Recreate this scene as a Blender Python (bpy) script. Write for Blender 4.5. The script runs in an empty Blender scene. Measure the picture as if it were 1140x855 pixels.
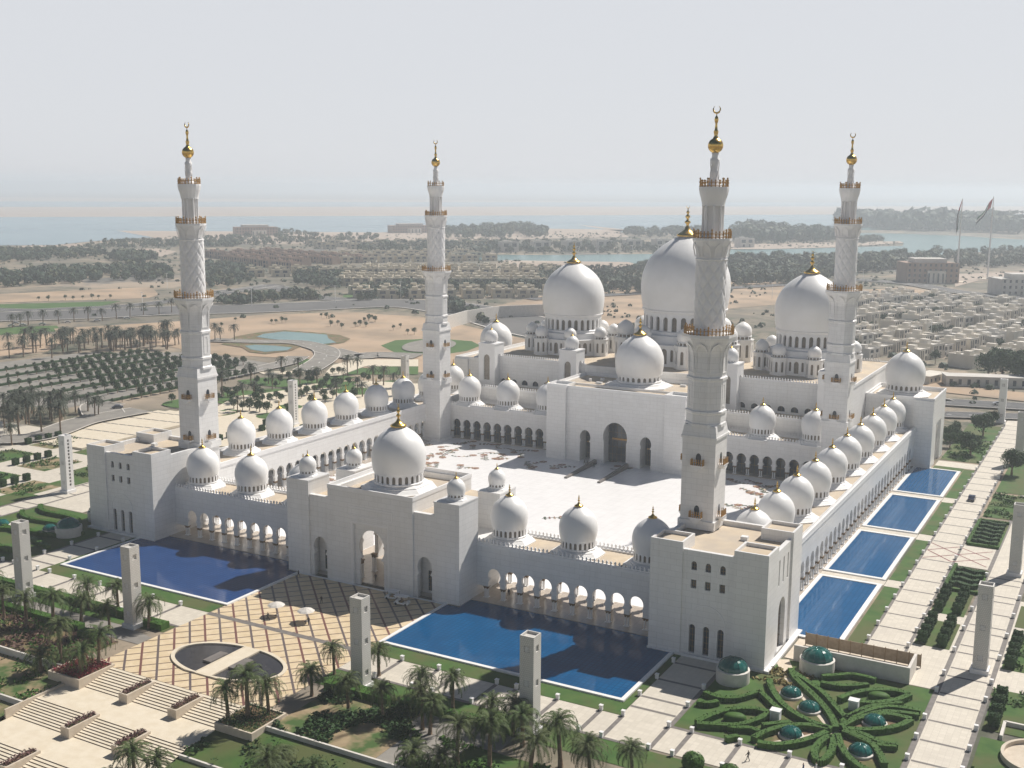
import bpy, math, random
from mathutils import Vector, Matrix, noise as mnoise
from mathutils.geometry import tessellate_polygon
PI = math.pi
rnd = random.Random(11)
scene = bpy.context.scene
COL = scene.collection

# ------------------------------------------------------------------ materials
def new_mat(name):
    m = bpy.data.materials.new(name); m.use_nodes = True
    nt = m.node_tree; b = nt.nodes['Principled BSDF']
    return m, nt, b

def N(nt, t, **kw):
    n = nt.nodes.new(t)
    for k, v in kw.items(): setattr(n, k, v)
    return n

def math_node(nt, op, a, b=None):
    n = N(nt, 'ShaderNodeMath', operation=op)
    for i, x in enumerate((a, b)):
        if x is None: continue
        if isinstance(x, (int, float)): n.inputs[i].default_value = x
        else: nt.links.new(x, n.inputs[i])
    return n.outputs[0]

def mix_col(nt, fac, a, b):
    n = N(nt, 'ShaderNodeMix', data_type='RGBA')
    if isinstance(fac, (int, float)): n.inputs[0].default_value = fac
    else: nt.links.new(fac, n.inputs[0])
    for idx, x in ((6, a), (7, b)):
        if isinstance(x, tuple): n.inputs[idx].default_value = (*x[:3], 1)
        else: nt.links.new(x, n.inputs[idx])
    return n.outputs[2]

def pos_xyz(nt):
    g = N(nt, 'ShaderNodeNewGeometry'); s = N(nt, 'ShaderNodeSeparateXYZ')
    nt.links.new(g.outputs['Position'], s.inputs[0])
    return g.outputs['Position'], s.outputs[0], s.outputs[1], s.outputs[2]

def noise_fac(nt, pos, scale, detail=4, rough=.55, lo=.35, hi=.65):
    n = N(nt, 'ShaderNodeTexNoise'); n.inputs['Scale'].default_value = scale
    n.inputs['Detail'].default_value = detail; n.inputs['Roughness'].default_value = rough
    nt.links.new(pos, n.inputs['Vector'])
    r = N(nt, 'ShaderNodeMapRange'); r.inputs[1].default_value = lo; r.inputs[2].default_value = hi
    nt.links.new(n.outputs[0], r.inputs[0])
    return r.outputs[0]

def add_bump(nt, b, h, strength=.3, dist=.05):
    n = N(nt, 'ShaderNodeBump'); n.inputs['Strength'].default_value = strength
    n.inputs['Distance'].default_value = dist
    nt.links.new(h, n.inputs['Height']); nt.links.new(n.outputs[0], b.inputs['Normal'])

def M_noise(name, c1, c2, scale=.3, rough=.7, metal=0., detail=5, c3=None, scale3=.02, bump=0, spec=None):
    m, nt, b = new_mat(name)
    p, x, y, z = pos_xyz(nt)
    f = noise_fac(nt, p, scale, detail)
    c = mix_col(nt, f, c1, c2)
    if c3: c = mix_col(nt, noise_fac(nt, p, scale3, 3, .5, .42, .62), c, c3)
    nt.links.new(c, b.inputs['Base Color'])
    b.inputs['Roughness'].default_value = rough; b.inputs['Metallic'].default_value = metal
    if spec is not None: b.inputs['Specular IOR Level'].default_value = spec
    if bump: add_bump(nt, b, f, .6, bump)
    return m

def M_panel(name, c1, c2, cm, bw=2.4, bh=1.2, rough=.38, mortar=.04):
    """stone cladding: courses of slabs with slight tone changes and thin joints"""
    m, nt, b = new_mat(name)
    p, x, y, z = pos_xyz(nt)
    u = math_node(nt, 'ADD', x, y)
    cv = N(nt, 'ShaderNodeCombineXYZ'); nt.links.new(u, cv.inputs[0]); nt.links.new(z, cv.inputs[1])
    br = N(nt, 'ShaderNodeTexBrick'); nt.links.new(cv.outputs[0], br.inputs[0])
    br.inputs['Color1'].default_value = (*c1, 1); br.inputs['Color2'].default_value = (*c2, 1)
    br.inputs['Mortar'].default_value = (*cm, 1); br.inputs['Scale'].default_value = 1
    br.inputs['Mortar Size'].default_value = mortar; br.inputs['Brick Width'].default_value = bw
    br.inputs['Row Height'].default_value = bh
    w = noise_fac(nt, p, .22, 5, .6, .25, .8)
    mp = N(nt, 'ShaderNodeMapping'); mp.inputs['Scale'].default_value = (1, 1, .06); nt.links.new(p, mp.inputs['Vector'])
    st = noise_fac(nt, mp.outputs[0], .9, 5, .65, .50, .80)
    k = mix_col(nt, w, (.93, .92, .905), (1.02, 1.02, 1.02)); k = mix_col(nt, math_node(nt, 'MULTIPLY', st, .55), k, (.84, .825, .80))
    mul = N(nt, 'ShaderNodeMix', data_type='RGBA', blend_type='MULTIPLY'); mul.inputs[0].default_value = 1
    nt.links.new(br.outputs[0], mul.inputs[6]); nt.links.new(k, mul.inputs[7])
    nt.links.new(mul.outputs[2], b.inputs['Base Color']); b.inputs['Roughness'].default_value = rough
    return m

def M_tiles(name, base, base2, line, sx, sy, lw, rough=.6, dirt=(.8, .8, .8)):
    """square paving on the world grid"""
    m, nt, b = new_mat(name)
    p, x, y, z = pos_xyz(nt)
    fx = math_node(nt, 'FRACT', math_node(nt, 'MULTIPLY', x, 1 / sx)); fy = math_node(nt, 'FRACT', math_node(nt, 'MULTIPLY', y, 1 / sy))
    ln = math_node(nt, 'MAXIMUM', math_node(nt, 'LESS_THAN', fx, lw / sx), math_node(nt, 'LESS_THAN', fy, lw / sy))
    cx = math_node(nt, 'FLOOR', math_node(nt, 'MULTIPLY', x, 1 / sx)); cy = math_node(nt, 'FLOOR', math_node(nt, 'MULTIPLY', y, 1 / sy))
    cv = N(nt, 'ShaderNodeCombineXYZ'); nt.links.new(cx, cv.inputs[0]); nt.links.new(cy, cv.inputs[1])
    wn = N(nt, 'ShaderNodeTexWhiteNoise', noise_dimensions='2D'); nt.links.new(cv.outputs[0], wn.inputs['Vector'])
    c = mix_col(nt, wn.outputs['Value'], base, base2)
    c = mix_col(nt, noise_fac(nt, p, .12, 6, .65, .5, .85), c, dirt)
    c = mix_col(nt, ln, c, line)
    nt.links.new(c, b.inputs['Base Color']); b.inputs['Roughness'].default_value = rough
    return m

def M_lattice(name):
    """cream plaza with crossing diagonal bands: broad red-brown ones and thin dark ones"""
    m, nt, b = new_mat(name)
    p, x, y, z = pos_xyz(nt)
    a = math_node(nt, 'FRACT', math_node(nt, 'MULTIPLY', math_node(nt, 'ADD', x, y), 1 / 4.25))
    d = math_node(nt, 'FRACT', math_node(nt, 'MULTIPLY', math_node(nt, 'SUBTRACT', x, y), 1 / 4.25))
    e = math_node(nt, 'FRACT', math_node(nt, 'MULTIPLY', math_node(nt, 'ADD', x, y), 1 / 8.5))
    sa = math_node(nt, 'LESS_THAN', a, .15); sd = math_node(nt, 'LESS_THAN', d, .12); alt = math_node(nt, 'LESS_THAN', e, .5)
    base = mix_col(nt, noise_fac(nt, p, .5, 6), (.60, .47, .29), (.70, .57, .39))
    band = mix_col(nt, alt, (.17, .075, .06), (.13, .10, .095))
    c = mix_col(nt, sd, base, (.15, .095, .07)); c = mix_col(nt, sa, c, band)
    nt.links.new(c, b.inputs['Base Color']); b.inputs['Roughness'].default_value = .45
    return m

def M_court():
    """white marble court with inlaid floral sprays near its left and far edges"""
    m, nt, b = new_mat('court_marble')
    p, x, y, z = pos_xyz(nt)
    base = mix_col(nt, noise_fac(nt, p, .3, 6), (.80, .785, .775), (.86, .845, .835))
    n1 = noise_fac(nt, p, .45, 6, .72, .53, .555); n2 = noise_fac(nt, p, .1, 2, .5, .40, .48)
    ex = N(nt, 'ShaderNodeMapRange'); ex.inputs[1].default_value = 38; ex.inputs[2].default_value = 62
    nt.links.new(math_node(nt, 'ABSOLUTE', x), ex.inputs[0])
    ey = N(nt, 'ShaderNodeMapRange'); ey.inputs[1].default_value = 92; ey.inputs[2].default_value = 112
    nt.links.new(y, ey.inputs[0])
    edge = math_node(nt, 'MAXIMUM', ex.outputs[0], ey.outputs[0])
    fx = math_node(nt, 'FRACT', math_node(nt, 'MULTIPLY', x, 1/2.4)); fy = math_node(nt, 'FRACT', math_node(nt, 'MULTIPLY', y, 1/2.4))
    ln = math_node(nt, 'MAXIMUM', math_node(nt, 'LESS_THAN', fx, .03), math_node(nt, 'LESS_THAN', fy, .03))
    c = mix_col(nt, ln, base, (.66, .65, .64))
    nt.links.new(c, b.inputs['Base Color']); b.inputs['Roughness'].default_value = .3
    return m

def M_pool(name, c1, c2, grout):
    m, nt, b = new_mat(name)
    p, x, y, z = pos_xyz(nt)
    fx = math_node(nt, 'FRACT', math_node(nt, 'MULTIPLY', x, 1 / 1.05)); fy = math_node(nt, 'FRACT', math_node(nt, 'MULTIPLY', y, 1 / 1.05))
    ln = math_node(nt, 'MAXIMUM', math_node(nt, 'LESS_THAN', fx, .2), math_node(nt, 'LESS_THAN', fy, .2))
    c = mix_col(nt, noise_fac(nt, p, .25, 5), c1, c2); c = mix_col(nt, ln, c, grout)
    nt.links.new(c, b.inputs['Base Color'])
    b.inputs['Roughness'].default_value = .06; b.inputs['IOR'].default_value = 1.33; b.inputs['Specular IOR Level'].default_value = .38
    n = N(nt, 'ShaderNodeTexNoise'); n.inputs['Scale'].default_value = 1.6; n.inputs['Detail'].default_value = 3
    nt.links.new(p, n.inputs['Vector']); add_bump(nt, b, n.outputs[0], .14, .05)
    return m

def M_sea(name, c1, c2, scale):
    m, nt, b = new_mat(name)
    p, x, y, z = pos_xyz(nt)
    nt.links.new(mix_col(nt, noise_fac(nt, p, scale, 4), c1, c2), b.inputs['Base Color'])
    b.inputs['Roughness'].default_value = .25; b.inputs['IOR'].default_value = 1.33
    n = N(nt, 'ShaderNodeTexNoise'); n.inputs['Scale'].default_value = .12; n.inputs['Detail'].default_value = 4
    nt.links.new(p, n.inputs['Vector']); add_bump(nt, b, n.outputs[0], .25, .5)
    return m

def M_ground():
    m, nt, b = new_mat('dry_ground')
    p, x, y, z = pos_xyz(nt)
    sand = mix_col(nt, noise_fac(nt, p, .05, 8, .65), (.27, .21, .145), (.38, .30, .215))
    c = mix_col(nt, noise_fac(nt, p, .010, 7, .7, .40, .54), sand, (.165, .145, .11))
    c = mix_col(nt, noise_fac(nt, p, .022, 8, .75, .49, .58), c, (.075, .082, .05))
    c = mix_col(nt, noise_fac(nt, p, .0032, 5, .65, .55, .64), c, (.36, .285, .21))
    c = mix_col(nt, noise_fac(nt, p, .006, 6, .7, .56, .62), c, (.13, .125, .115))
    nt.links.new(c, b.inputs['Base Color']); b.inputs['Roughness'].default_value = .9
    return m

def M_leaf(name, c1, c2, c3, scale=.6):
    m, nt, b = new_mat(name)
    p, x, y, z = pos_xyz(nt)
    f = noise_fac(nt, p, scale, 3, .6, .3, .7)
    c = mix_col(nt, f, c1, c2)
    oi = N(nt, 'ShaderNodeObjectInfo'); c = mix_col(nt, math_node(nt, 'MULTIPLY', oi.outputs['Random'], .6), c, c3)
    nt.links.new(c, b.inputs['Base Color']); b.inputs['Roughness'].default_value = .65
    b.inputs['Specular IOR Level'].default_value = .25
    return m

MAT = {}
MAT['marble'] = M_panel('white_marble_cladding', (.80, .793, .782), (.765, .757, .745), (.665, .66, .65))
MAT['smooth'] = M_noise('white_marble_dome', (.77, .76, .74), (.81, .80, .785), .25, .42)
MAT['trim'] = M_noise('white_marble_trim', (.77, .76, .75), (.81, .80, .79), .5, .4)
MAT['pillar'] = M_panel('pierced_pillar_stone', (.71, .69, .65), (.66, .64, .605), (.54, .525, .495), .36, .36, .6, .06)
MAT['roof'] = M_noise('tan_roof_screed', (.50, .405, .29), (.60, .50, .37), .25, .85, c3=(.46, .39, .31), scale3=.12)
MAT['gold'] = M_noise('polished_gold', (.78, .52, .14), (.62, .38, .09), 2., .28, 1.)
MAT['rail'] = M_noise('dull_gold_railing', (.36, .20, .07), (.48, .29, .10), 2., .45, .6)
MAT['bronze'] = M_noise('dark_bronze', (.16, .10, .05), (.24, .16, .08), 2., .5, .5)
MAT['glass'] = M_noise('dark_window_glass', (.03, .04, .055), (.05, .06, .075), .7, .12)
MAT['shade'] = M_noise('brown_dark_interior', (.25, .215, .175), (.32, .28, .23), 1.5, .8)  # brown colour stands in for the dark interior behind the window openings
MAT['floor'] = M_tiles('polished_arcade_floor', (.47, .40, .33), (.52, .455, .385), (.40, .335, .27), 2.1, 2.1, .12, .12, (.45, .39, .33))
MAT['court'] = M_court()
MAT['lattice'] = M_lattice('plaza_lattice')
MAT['pave'] = M_tiles('cream_path_slabs', (.555, .505, .42), (.625, .57, .48), (.48, .43, .36), 1.05, 1.05, .05, .6, (.49, .445, .385))
MAT['band'] = M_noise('grey_paving_band', (.135, .12, .11), (.19, .17, .155), .9, .7)
MAT['kerb'] = M_noise('pale_stone_kerb', (.58, .545, .49), (.66, .62, .57), .8, .7)
MAT['stone'] = M_noise('sand_stone_wall', (.52, .44, .34), (.60, .52, .42), .8, .75)
MAT['step'] = M_noise('cream_step_stone', (.64, .555, .42), (.70, .62, .49), .6, .6)
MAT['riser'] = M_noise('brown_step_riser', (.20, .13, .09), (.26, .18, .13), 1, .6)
MAT['pool_f'] = M_pool('front_pool_tiles', (.002, .068, .18), (.003, .09, .225), (.002, .06, .165))
MAT['pool_l'] = M_pool('left_pool_tiles', (.014, .05, .16), (.022, .066, .195), (.012, .042, .14))
MAT['pool_s'] = M_pool('side_pool_tiles', (.012, .085, .21), (.018, .105, .245), (.010, .076, .19))
MAT['rim'] = M_noise('white_pool_rim', (.78, .77, .75), (.84, .83, .81), .8, .4)
MAT['sea'] = M_sea('sea_water', (.16, .25, .30), (.20, .30, .34), .004)
MAT['lagoon'] = M_sea('lagoon_water', (.09, .19, .19), (.13, .24, .23), .02)
MAT['ground'] = M_ground()
MAT['sand'] = M_noise('pale_sand', (.40, .285, .185), (.49, .36, .25), .06, .9, detail=8, c3=(.30, .225, .155), scale3=.03)
MAT['pinksand'] = M_noise('sand_flat', (.38, .30, .24), (.44, .36, .29), .01, .9)
MAT['lawn'] = M_noise('mown_lawn', (.032, .092, .010), (.058, .122, .017), .35, .9, c3=(.082, .098, .026), scale3=.12)
MAT['lawn_far'] = M_noise('park_lawn', (.042, .105, .016), (.065, .13, .022), .06, .9)
MAT['mulch'] = M_noise('brown_planting_soil', (.14, .085, .05), (.24, .16, .09), .8, .95, c3=(.10, .115, .035), scale3=.25)
MAT['rough_bed'] = M_noise('dry_planting_bed', (.24, .175, .10), (.34, .26, .155), .5, .95, c3=(.05, .10, .02), scale3=.22)
MAT['asphalt'] = M_noise('asphalt', (.075, .075, .078), (.115, .112, .112), .3, .85)
MAT['asphalt_far'] = M_noise('highway_asphalt', (.10, .097, .095), (.13, .125, .122), .02, .85)
MAT['parking'] = M_noise('parking_paving', (.20, .185, .165), (.27, .25, .22), .2, .85)
MAT['paint'] = M_noise('white_road_paint', (.72, .72, .70), (.8, .8, .78), 1, .6)
MAT['hedge'] = M_leaf('clipped_hedge', (.030, .090, .010), (.062, .14, .016), (.042, .10, .012), 1.2)
MAT['hedge_dark'] = M_leaf('dark_hedge', (.018, .056, .012), (.036, .086, .018), (.028, .062, .016), 1.2)
MAT['palm'] = M_leaf('palm_frond', (.036, .072, .016), (.082, .115, .030), (.072, .078, .030), .5)
MAT['palm_far'] = M_leaf('palm_frond_dusty', (.045, .060, .038), (.08, .095, .06), (.06, .07, .05), .5)
MAT['trunk'] = M_noise('palm_trunk', (.13, .085, .05), (.22, .155, .10), 3, .95)
MAT['leaf'] = M_leaf('tree_leaf', (.020, .058, .014), (.045, .092, .022), (.035, .07, .018), .6)
MAT['leaf_far'] = M_leaf('wood_leaf', (.022, .050, .026), (.05, .080, .040), (.035, .06, .03), .035)
MAT['dry_leaf'] = M_leaf('dry_yellow_grass', (.20, .15, .05), (.30, .24, .09), (.16, .15, .05), 1.5)
MAT['leaf_far2'] = M_leaf('olive_wood_leaf', (.06, .075, .03), (.10, .11, .05), (.08, .09, .04), .05)
MAT['leaf_far3'] = M_leaf('dark_wood_leaf', (.014, .034, .022), (.03, .055, .03), (.02, .04, .025), .05)
MAT['fence'] = M_noise('brown_fence_slats', (.26, .205, .14), (.34, .27, .19), 1.5, .8)
MAT['inlay_red'] = M_noise('dark_red_marble_inlay', (.22, .07, .06), (.30, .11, .09), 1, .35)
MAT['inlay_green'] = M_noise('dark_green_marble_inlay', (.07, .09, .06), (.12, .14, .09), 1, .35)
MAT['inlay_ochre'] = M_noise('ochre_marble_inlay', (.40, .28, .16), (.5, .36, .22), 1, .35)
MAT['red_bush'] = M_leaf('red_groundcover', (.15, .012, .022), (.26, .03, .045), (.18, .02, .03), 1.5)
MAT['purple_bush'] = M_leaf('mauve_shrub', (.12, .055, .06), (.20, .10, .09), (.10, .08, .04), 1.5)
MAT['teal_glass'] = M_noise('green_dome_glass', (.008, .085, .075), (.014, .13, .11), .7, .12)
MAT['cream'] = M_noise('cream_render', (.60, .555, .475), (.70, .655, .58), .15, .85)
MAT['cream2'] = M_noise('grey_render', (.53, .50, .455), (.62, .595, .55), .15, .85)
MAT['pinkish'] = M_noise('brown_brick_render', (.30, .20, .15), (.37, .26, .20), .1, .85)
MAT['yellowish'] = M_noise('yellow_render', (.46, .40, .29), (.54, .48, .37), .1, .85)
MAT['redroof'] = M_noise('red_roof', (.34, .16, .11), (.42, .22, .16), .2, .85)
MAT['white'] = M_noise('white_paint', (.74, .74, .73), (.82, .82, .81), 1, .45)
MAT['dark'] = M_noise('dark_cloth', (.02, .02, .022), (.035, .034, .036), 2, .8)
MAT['robe'] = M_noise('white_robe', (.7, .7, .68), (.8, .8, .78), 2, .8)
MAT['blue'] = M_noise('blue_cloth', (.04, .06, .16), (.06, .09, .2), 2, .8)
MAT['skin'] = M_noise('skin', (.33, .19, .12), (.38, .23, .15), 5, .6)
MAT['car_dark'] = M_noise('dark_car_paint', (.03, .035, .06), (.035, .04, .07), 2, .2)
MAT['car_silver'] = M_noise('silver_car_paint', (.5, .5, .51), (.56, .56, .57), 2, .25, .4)
MAT['tyre'] = M_noise('tyre_rubber', (.02, .02, .02), (.03, .03, .03), 3, .85)
MAT['flag_red'] = M_noise('red_flag_cloth', (.45, .02, .03), (.5, .03, .04), .3, .8)
MAT['flag_green'] = M_noise('green_flag_cloth', (.01, .16, .05), (.015, .2, .06), .3, .8)
MAT['flag_white'] = MAT['robe']; MAT['flag_black'] = MAT['dark']
MAT['basin'] = M_noise('dark_basin_tiles', (.035, .032, .033), (.055, .05, .05), .8, .15)

# ------------------------------------------------------------------ mesh builder
class MB:
    def __init__(s): s.v = []; s.f = []; s.m = []; s.s = []
    def add(s, vs, fs, mat=0, smooth=False):
        o = len(s.v); s.v.extend(vs)
        for f in fs: s.f.append([i + o for i in f]); s.m.append(mat); s.s.append(smooth)
    def box(s, x0, x1, y0, y1, z0, z1, mat=0, top=None):
        vs = [(x0,y0,z0),(x1,y0,z0),(x1,y1,z0),(x0,y1,z0),(x0,y0,z1),(x1,y0,z1),(x1,y1,z1),(x0,y1,z1)]
        s.add(vs, [(3,2,1,0),(0,1,5,4),(1,2,6,5),(2,3,7,6),(3,0,4,7)], mat)
        s.add(vs[4:], [(0,1,2,3)], mat if top is None else top)
        return s
    def frustum(s, cx, cy, a, b, z0, z1, mat=0):
        vs = [(cx+i*r, cy+j*r, z) for z, r in ((z0, a), (z1, b)) for i, j in ((-1,-1),(1,-1),(1,1),(-1,1))]
        s.add(vs, [(0,1,5,4),(1,2,6,5),(2,3,7,6),(3,0,4,7),(4,5,6,7),(3,2,1,0)], mat); return s
    def prism(s, poly, z0, z1, mat=0, top=None):
        n = len(poly)
        vs = [(p[0], p[1], z0) for p in poly] + [(p[0], p[1], z1) for p in poly]
        s.add(vs, [(i, (i+1) % n, n+(i+1) % n, n+i) for i in range(n)], mat)
        t = tessellate_polygon([[Vector((p[0], p[1], 0)) for p in poly]])
        up = []
        for a, b, c in t:
            A, B_, C_ = poly[a], poly[b], poly[c]
            cr = (B_[0]-A[0])*(C_[1]-A[1]) - (B_[1]-A[1])*(C_[0]-A[0])
            up.append((a, b, c) if cr > 0 else (a, c, b))
        s.add([(p[0], p[1], z1) for p in poly], up, mat if top is None else top)
        return s
    def sheet(s, poly, z, mat=0):
        t = tessellate_polygon([[Vector((p[0], p[1], 0)) for p in poly]]); up = []
        for a, b, c in t:
            A, B_, C_ = poly[a], poly[b], poly[c]
            cr = (B_[0]-A[0])*(C_[1]-A[1]) - (B_[1]-A[1])*(C_[0]-A[0])
            up.append((a, b, c) if cr > 0 else (a, c, b))
        s.add([(p[0], p[1], z) for p in poly], up, mat); return s
    def lathe(s, prof, seg=32, cx=0, cy=0, mat=0, smooth=True, a0=0., rf=None):
        rows = []
        vs = []
        for r, z in prof:
            for k in range(seg):
                a = a0 + 2*PI*k/seg; rr = r if rf is None else rf(r, z, a)
                vs.append((cx+rr*math.cos(a), cy+rr*math.sin(a), z))
        fs = []
        for i in range(len(prof)-1):
            for k in range(seg):
                j = (k+1) % seg
                fs.append((i*seg+k, i*seg+j, (i+1)*seg+j, (i+1)*seg+k))
        if prof[-1][0] > 1e-4: fs.append(tuple((len(prof)-1)*seg+k for k in range(seg)))
        s.add(vs, fs, mat, smooth); return s
    def tube(s, pts, rad, seg=6, mat=0, smooth=True):
        vs = []; fs = []; P = [Vector(p) for p in pts]
        for i, p in enumerate(P):
            d = (P[min(i+1, len(P)-1)] - P[max(i-1, 0)]).normalized()
            up = Vector((0, 0, 1)) if abs(d.z) < .9 else Vector((1, 0, 0))
            a = d.cross(up).normalized(); b = d.cross(a).normalized()
            r = rad[i] if isinstance(rad, (list, tuple)) else rad
            for k in range(seg):
                t = 2*PI*k/seg; vs.append(tuple(p + a*r*math.cos(t) + b*r*math.sin(t)))
        for i in range(len(P)-1):
            for k in range(seg):
                j = (k+1) % seg; fs.append((i*seg+k, i*seg+j, (i+1)*seg+j, (i+1)*seg+k))
        fs.append(tuple(range(seg))); fs.append(tuple((len(P)-1)*seg+k for k in range(seg)))
        s.add(vs, fs, mat, smooth); return s
    def plate(s, loops, f, t, mat=0, side=None, skip=None):
        """flat plate with openings: loops of (u,v), first the outline; f(u,v,w) maps to space, w = 0 front .. t back"""
        flat = [p for l in loops for p in l]
        tri = tessellate_polygon([[Vector((p[0], p[1], 0)) for p in l] for l in loops])
        s.add([f(u, v, 0) for u, v in flat], tri, mat); s.add([f(u, v, t) for u, v in flat], tri, mat)
        o = 0
        for l in loops:
            n = len(l)
            for i in range(n):
                a, b = l[i], l[(i+1) % n]
                if skip and skip(a, b): continue
                s.add([f(*a, 0), f(*b, 0), f(*b, t), f(*a, t)], [(0,1,2,3)], mat if side is None else side)
        return s
    def mesh(s, name, mats):
        me = bpy.data.meshes.new(name); me.from_pydata(s.v, [], s.f)
        for m in mats: me.materials.append(MAT[m] if isinstance(m, str) else m)
        me.polygons.foreach_set('material_index', s.m); me.polygons.foreach_set('use_smooth', s.s)
        me.update(); return me
    def build(s, name, mats, parent=None, loc=None, rotz=0):
        return link(name, s.mesh(name, mats if isinstance(mats, (list, tuple)) else [mats]), parent, loc, rotz)

def link(name, me, parent=None, loc=None, rotz=0):
    o = bpy.data.objects.new(name, me); COL.objects.link(o)
    if parent: o.parent = parent
    if loc: o.location = loc
    if rotz: o.rotation_euler.z = rotz
    return o

def tag(o, label, cat, group=None):
    o['label'] = label; o['category'] = cat
    if group: o['group'] = group
    return o
def thing(name, label, cat, loc=(0,0,0), rotz=0, group=None):
    return tag(link(name, None, None, loc, rotz), label, cat, group)
def struct(name, mb, mats, kind='structure'):
    o = mb.build(name, mats); o['kind'] = kind; return o
def copy_tree(o, parent=None):
    c = o.copy(); COL.objects.link(c)
    if parent: c.parent = parent
    for ch in o.children: copy_tree(ch, c)
    return c
def dup(root, loc, rotz=None, scale=None, label=None, group=None):
    c = copy_tree(root); c.location = loc
    if rotz is not None: c.rotation_euler.z = rotz
    if scale is not None: c.scale = (scale,)*3 if isinstance(scale, (int, float)) else scale
    if label: c['label'] = label
    if group: c['group'] = group
    return c

def rect(u0, u1, v0, v1): return [(u0,v0),(u1,v0),(u1,v1),(u0,v1)]
def key_arc(cx, zc, r, wn, n=16, pt=1.1):
    """arc from the left neck over the top to the right neck of a horseshoe opening"""
    a0 = math.asin(min(1, wn/r)); L = []
    st = -PI/2 - a0; en = -PI/2 + a0 - 2*PI
    for i in range(n+1):
        a = st + (en-st)*i/n; dz = r*math.sin(a)
        L.append((cx + r*math.cos(a), zc + (dz*pt if dz > 0 else dz)))
    return L
def key_open(cx, zb, zc, r, wn, n=16, pt=1.1, wl=None):
    if wl is None: return [(cx-wn, zb)] + key_arc(cx, zc, r, wn, n, pt) + [(cx+wn, zb)]
    zn = zc - math.sqrt(max(0, r*r-wn*wn)); k = min(.35, (zn-zb)*.5)
    return [(cx-wl, zb), (cx-wl, zn-k), (cx-wn, zn-.3*k)] + key_arc(cx, zc, r, wn, n, pt) + [(cx+wn, zn-.3*k), (cx+wl, zn-k), (cx+wl, zb)]
def round_open(cx, zb, zs, w, n=8, pt=1.2):
    return [(cx-w, zb)] + [(cx - w*math.cos(PI*i/n), zs + w*pt*math.sin(PI*i/n)) for i in range(n+1)] + [(cx+w, zb)]

def strip(a, b, w):
    d = Vector((b[0]-a[0], b[1]-a[1])); n = Vector((-d.y, d.x)).normalized()*w/2
    return [(a[0]+n.x, a[1]+n.y), (a[0]-n.x, a[1]-n.y), (b[0]-n.x, b[1]-n.y), (b[0]+n.x, b[1]+n.y)]

HAZE = 2.4e-4; SUN = 4.8; SKY = .06; DUST = 1.0; SKYSAT = 1.3; EXPO = .22
# ------------------------------------------------------------------ domes
DOME = [(.94,0),(.965,.12),(.985,.26),(.997,.4),(1,.52),(.99,.65),(.965,.78),(.925,.9),(.87,1.02),(.80,1.13),(.715,1.235),(.615,1.33),(.505,1.415),(.39,1.49),(.27,1.555),(.15,1.61),(.06,1.645),(0.0,1.66)]
def finial_mb(h, crescent=False, base=True):
    mb = MB(); p = []
    if base: p = [(.36,-.08),(.37,-.03),(.30,.02),(.20,.07),(.12,.14),(.08,.22)]
    p += [(.05,.28),(.05,.34),(.10,.38),(.105,.42),(.06,.46),(.04,.50),(.045,.54),(.085,.58),(.08,.62),(.035,.66),(.03,.70),(.055,.73),(.05,.77),(.02,.80),(.016,.88),(0,.90)]
    mb.lathe([(r*h, z*h) for r, z in p], 16)
    if crescent:
        R_ = .055*h
        pts = [(R_*math.sin(a), 0, .94*h - R_*math.cos(a)) for a in [(-2.45 + 4.9*i/14) for i in range(15)]]
        mb.tube(pts, [.2*R_*max(.15, math.cos((-2.45+4.9*i/14)*.6)) for i in range(15)], 6)
    return mb
CACHE = {}
def drum_mesh(r, z0, z1, n, ww, wz0, wz1, mats=('trim', 'shade')):
    key = ('drum', r, z0, z1, n, ww)
    if key not in CACHE:
        mb = MB(); du = 2*PI*r/n; t = .055*r
        def f0(u, v, w): a = u/r; return ((r-w)*math.cos(a), (r-w)*math.sin(a), v)
        for k in range(n):
            u = k*du
            mb.plate([rect(u, u+du, z0, z1), round_open(u+du/2, wz0, wz1-ww*1.2, ww)], f0, t, 0, skip=lambda a, b: a[0] == b[0] and a[0] in (u, u+du))
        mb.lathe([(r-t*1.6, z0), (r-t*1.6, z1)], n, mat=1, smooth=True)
        hc = (z1-wz1)
        mb.lathe([(r, z1-.45*hc), (r*1.035, z1-.3*hc), (r*1.05, z1), (r*1.0, z1+.02*r), (r*.9, z1+.02*r)], 48, smooth=False)
        mb.lathe([(r*1.03, z0), (r*1.03, z0+.06*r), (r*1.0, z0+.08*r)], 48, smooth=False)
        CACHE[key] = mb.mesh('drum', mats)
    return CACHE[key]
def dome_mesh(R, seg=48):
    key = ('dome', R)
    if key not in CACHE:
        mb = MB().lathe([(r*R, z*R) for r, z in DOME], seg); CACHE[key] = mb.mesh('dome', ['smooth'])
    return CACHE[key]
def fin_mesh(h, cres):
    key = ('fin', h, cres)
    if key not in CACHE: CACHE[key] = finial_mb(h, cres).mesh('finial', ['gold'])
    return CACHE[key]
def skirt_mesh(R, r_out, z0, z1):
    key = ('skirt', R, r_out, z0, z1)
    if key not in CACHE:
        mb = MB(); h = z1-z0
        mb.lathe([(r_out, z0), (r_out, z0+.22*h), (r_out*.93, z0+.26*h), (r_out*.82, z0+.62*h), (r_out*.78, z0+.68*h), (r_out*.78, z0+.78*h), (R*.93, z1)], 8, a0=PI/8, smooth=False)
        CACHE[key] = mb.mesh('skirt', ['smooth'])
    return CACHE[key]
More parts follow.
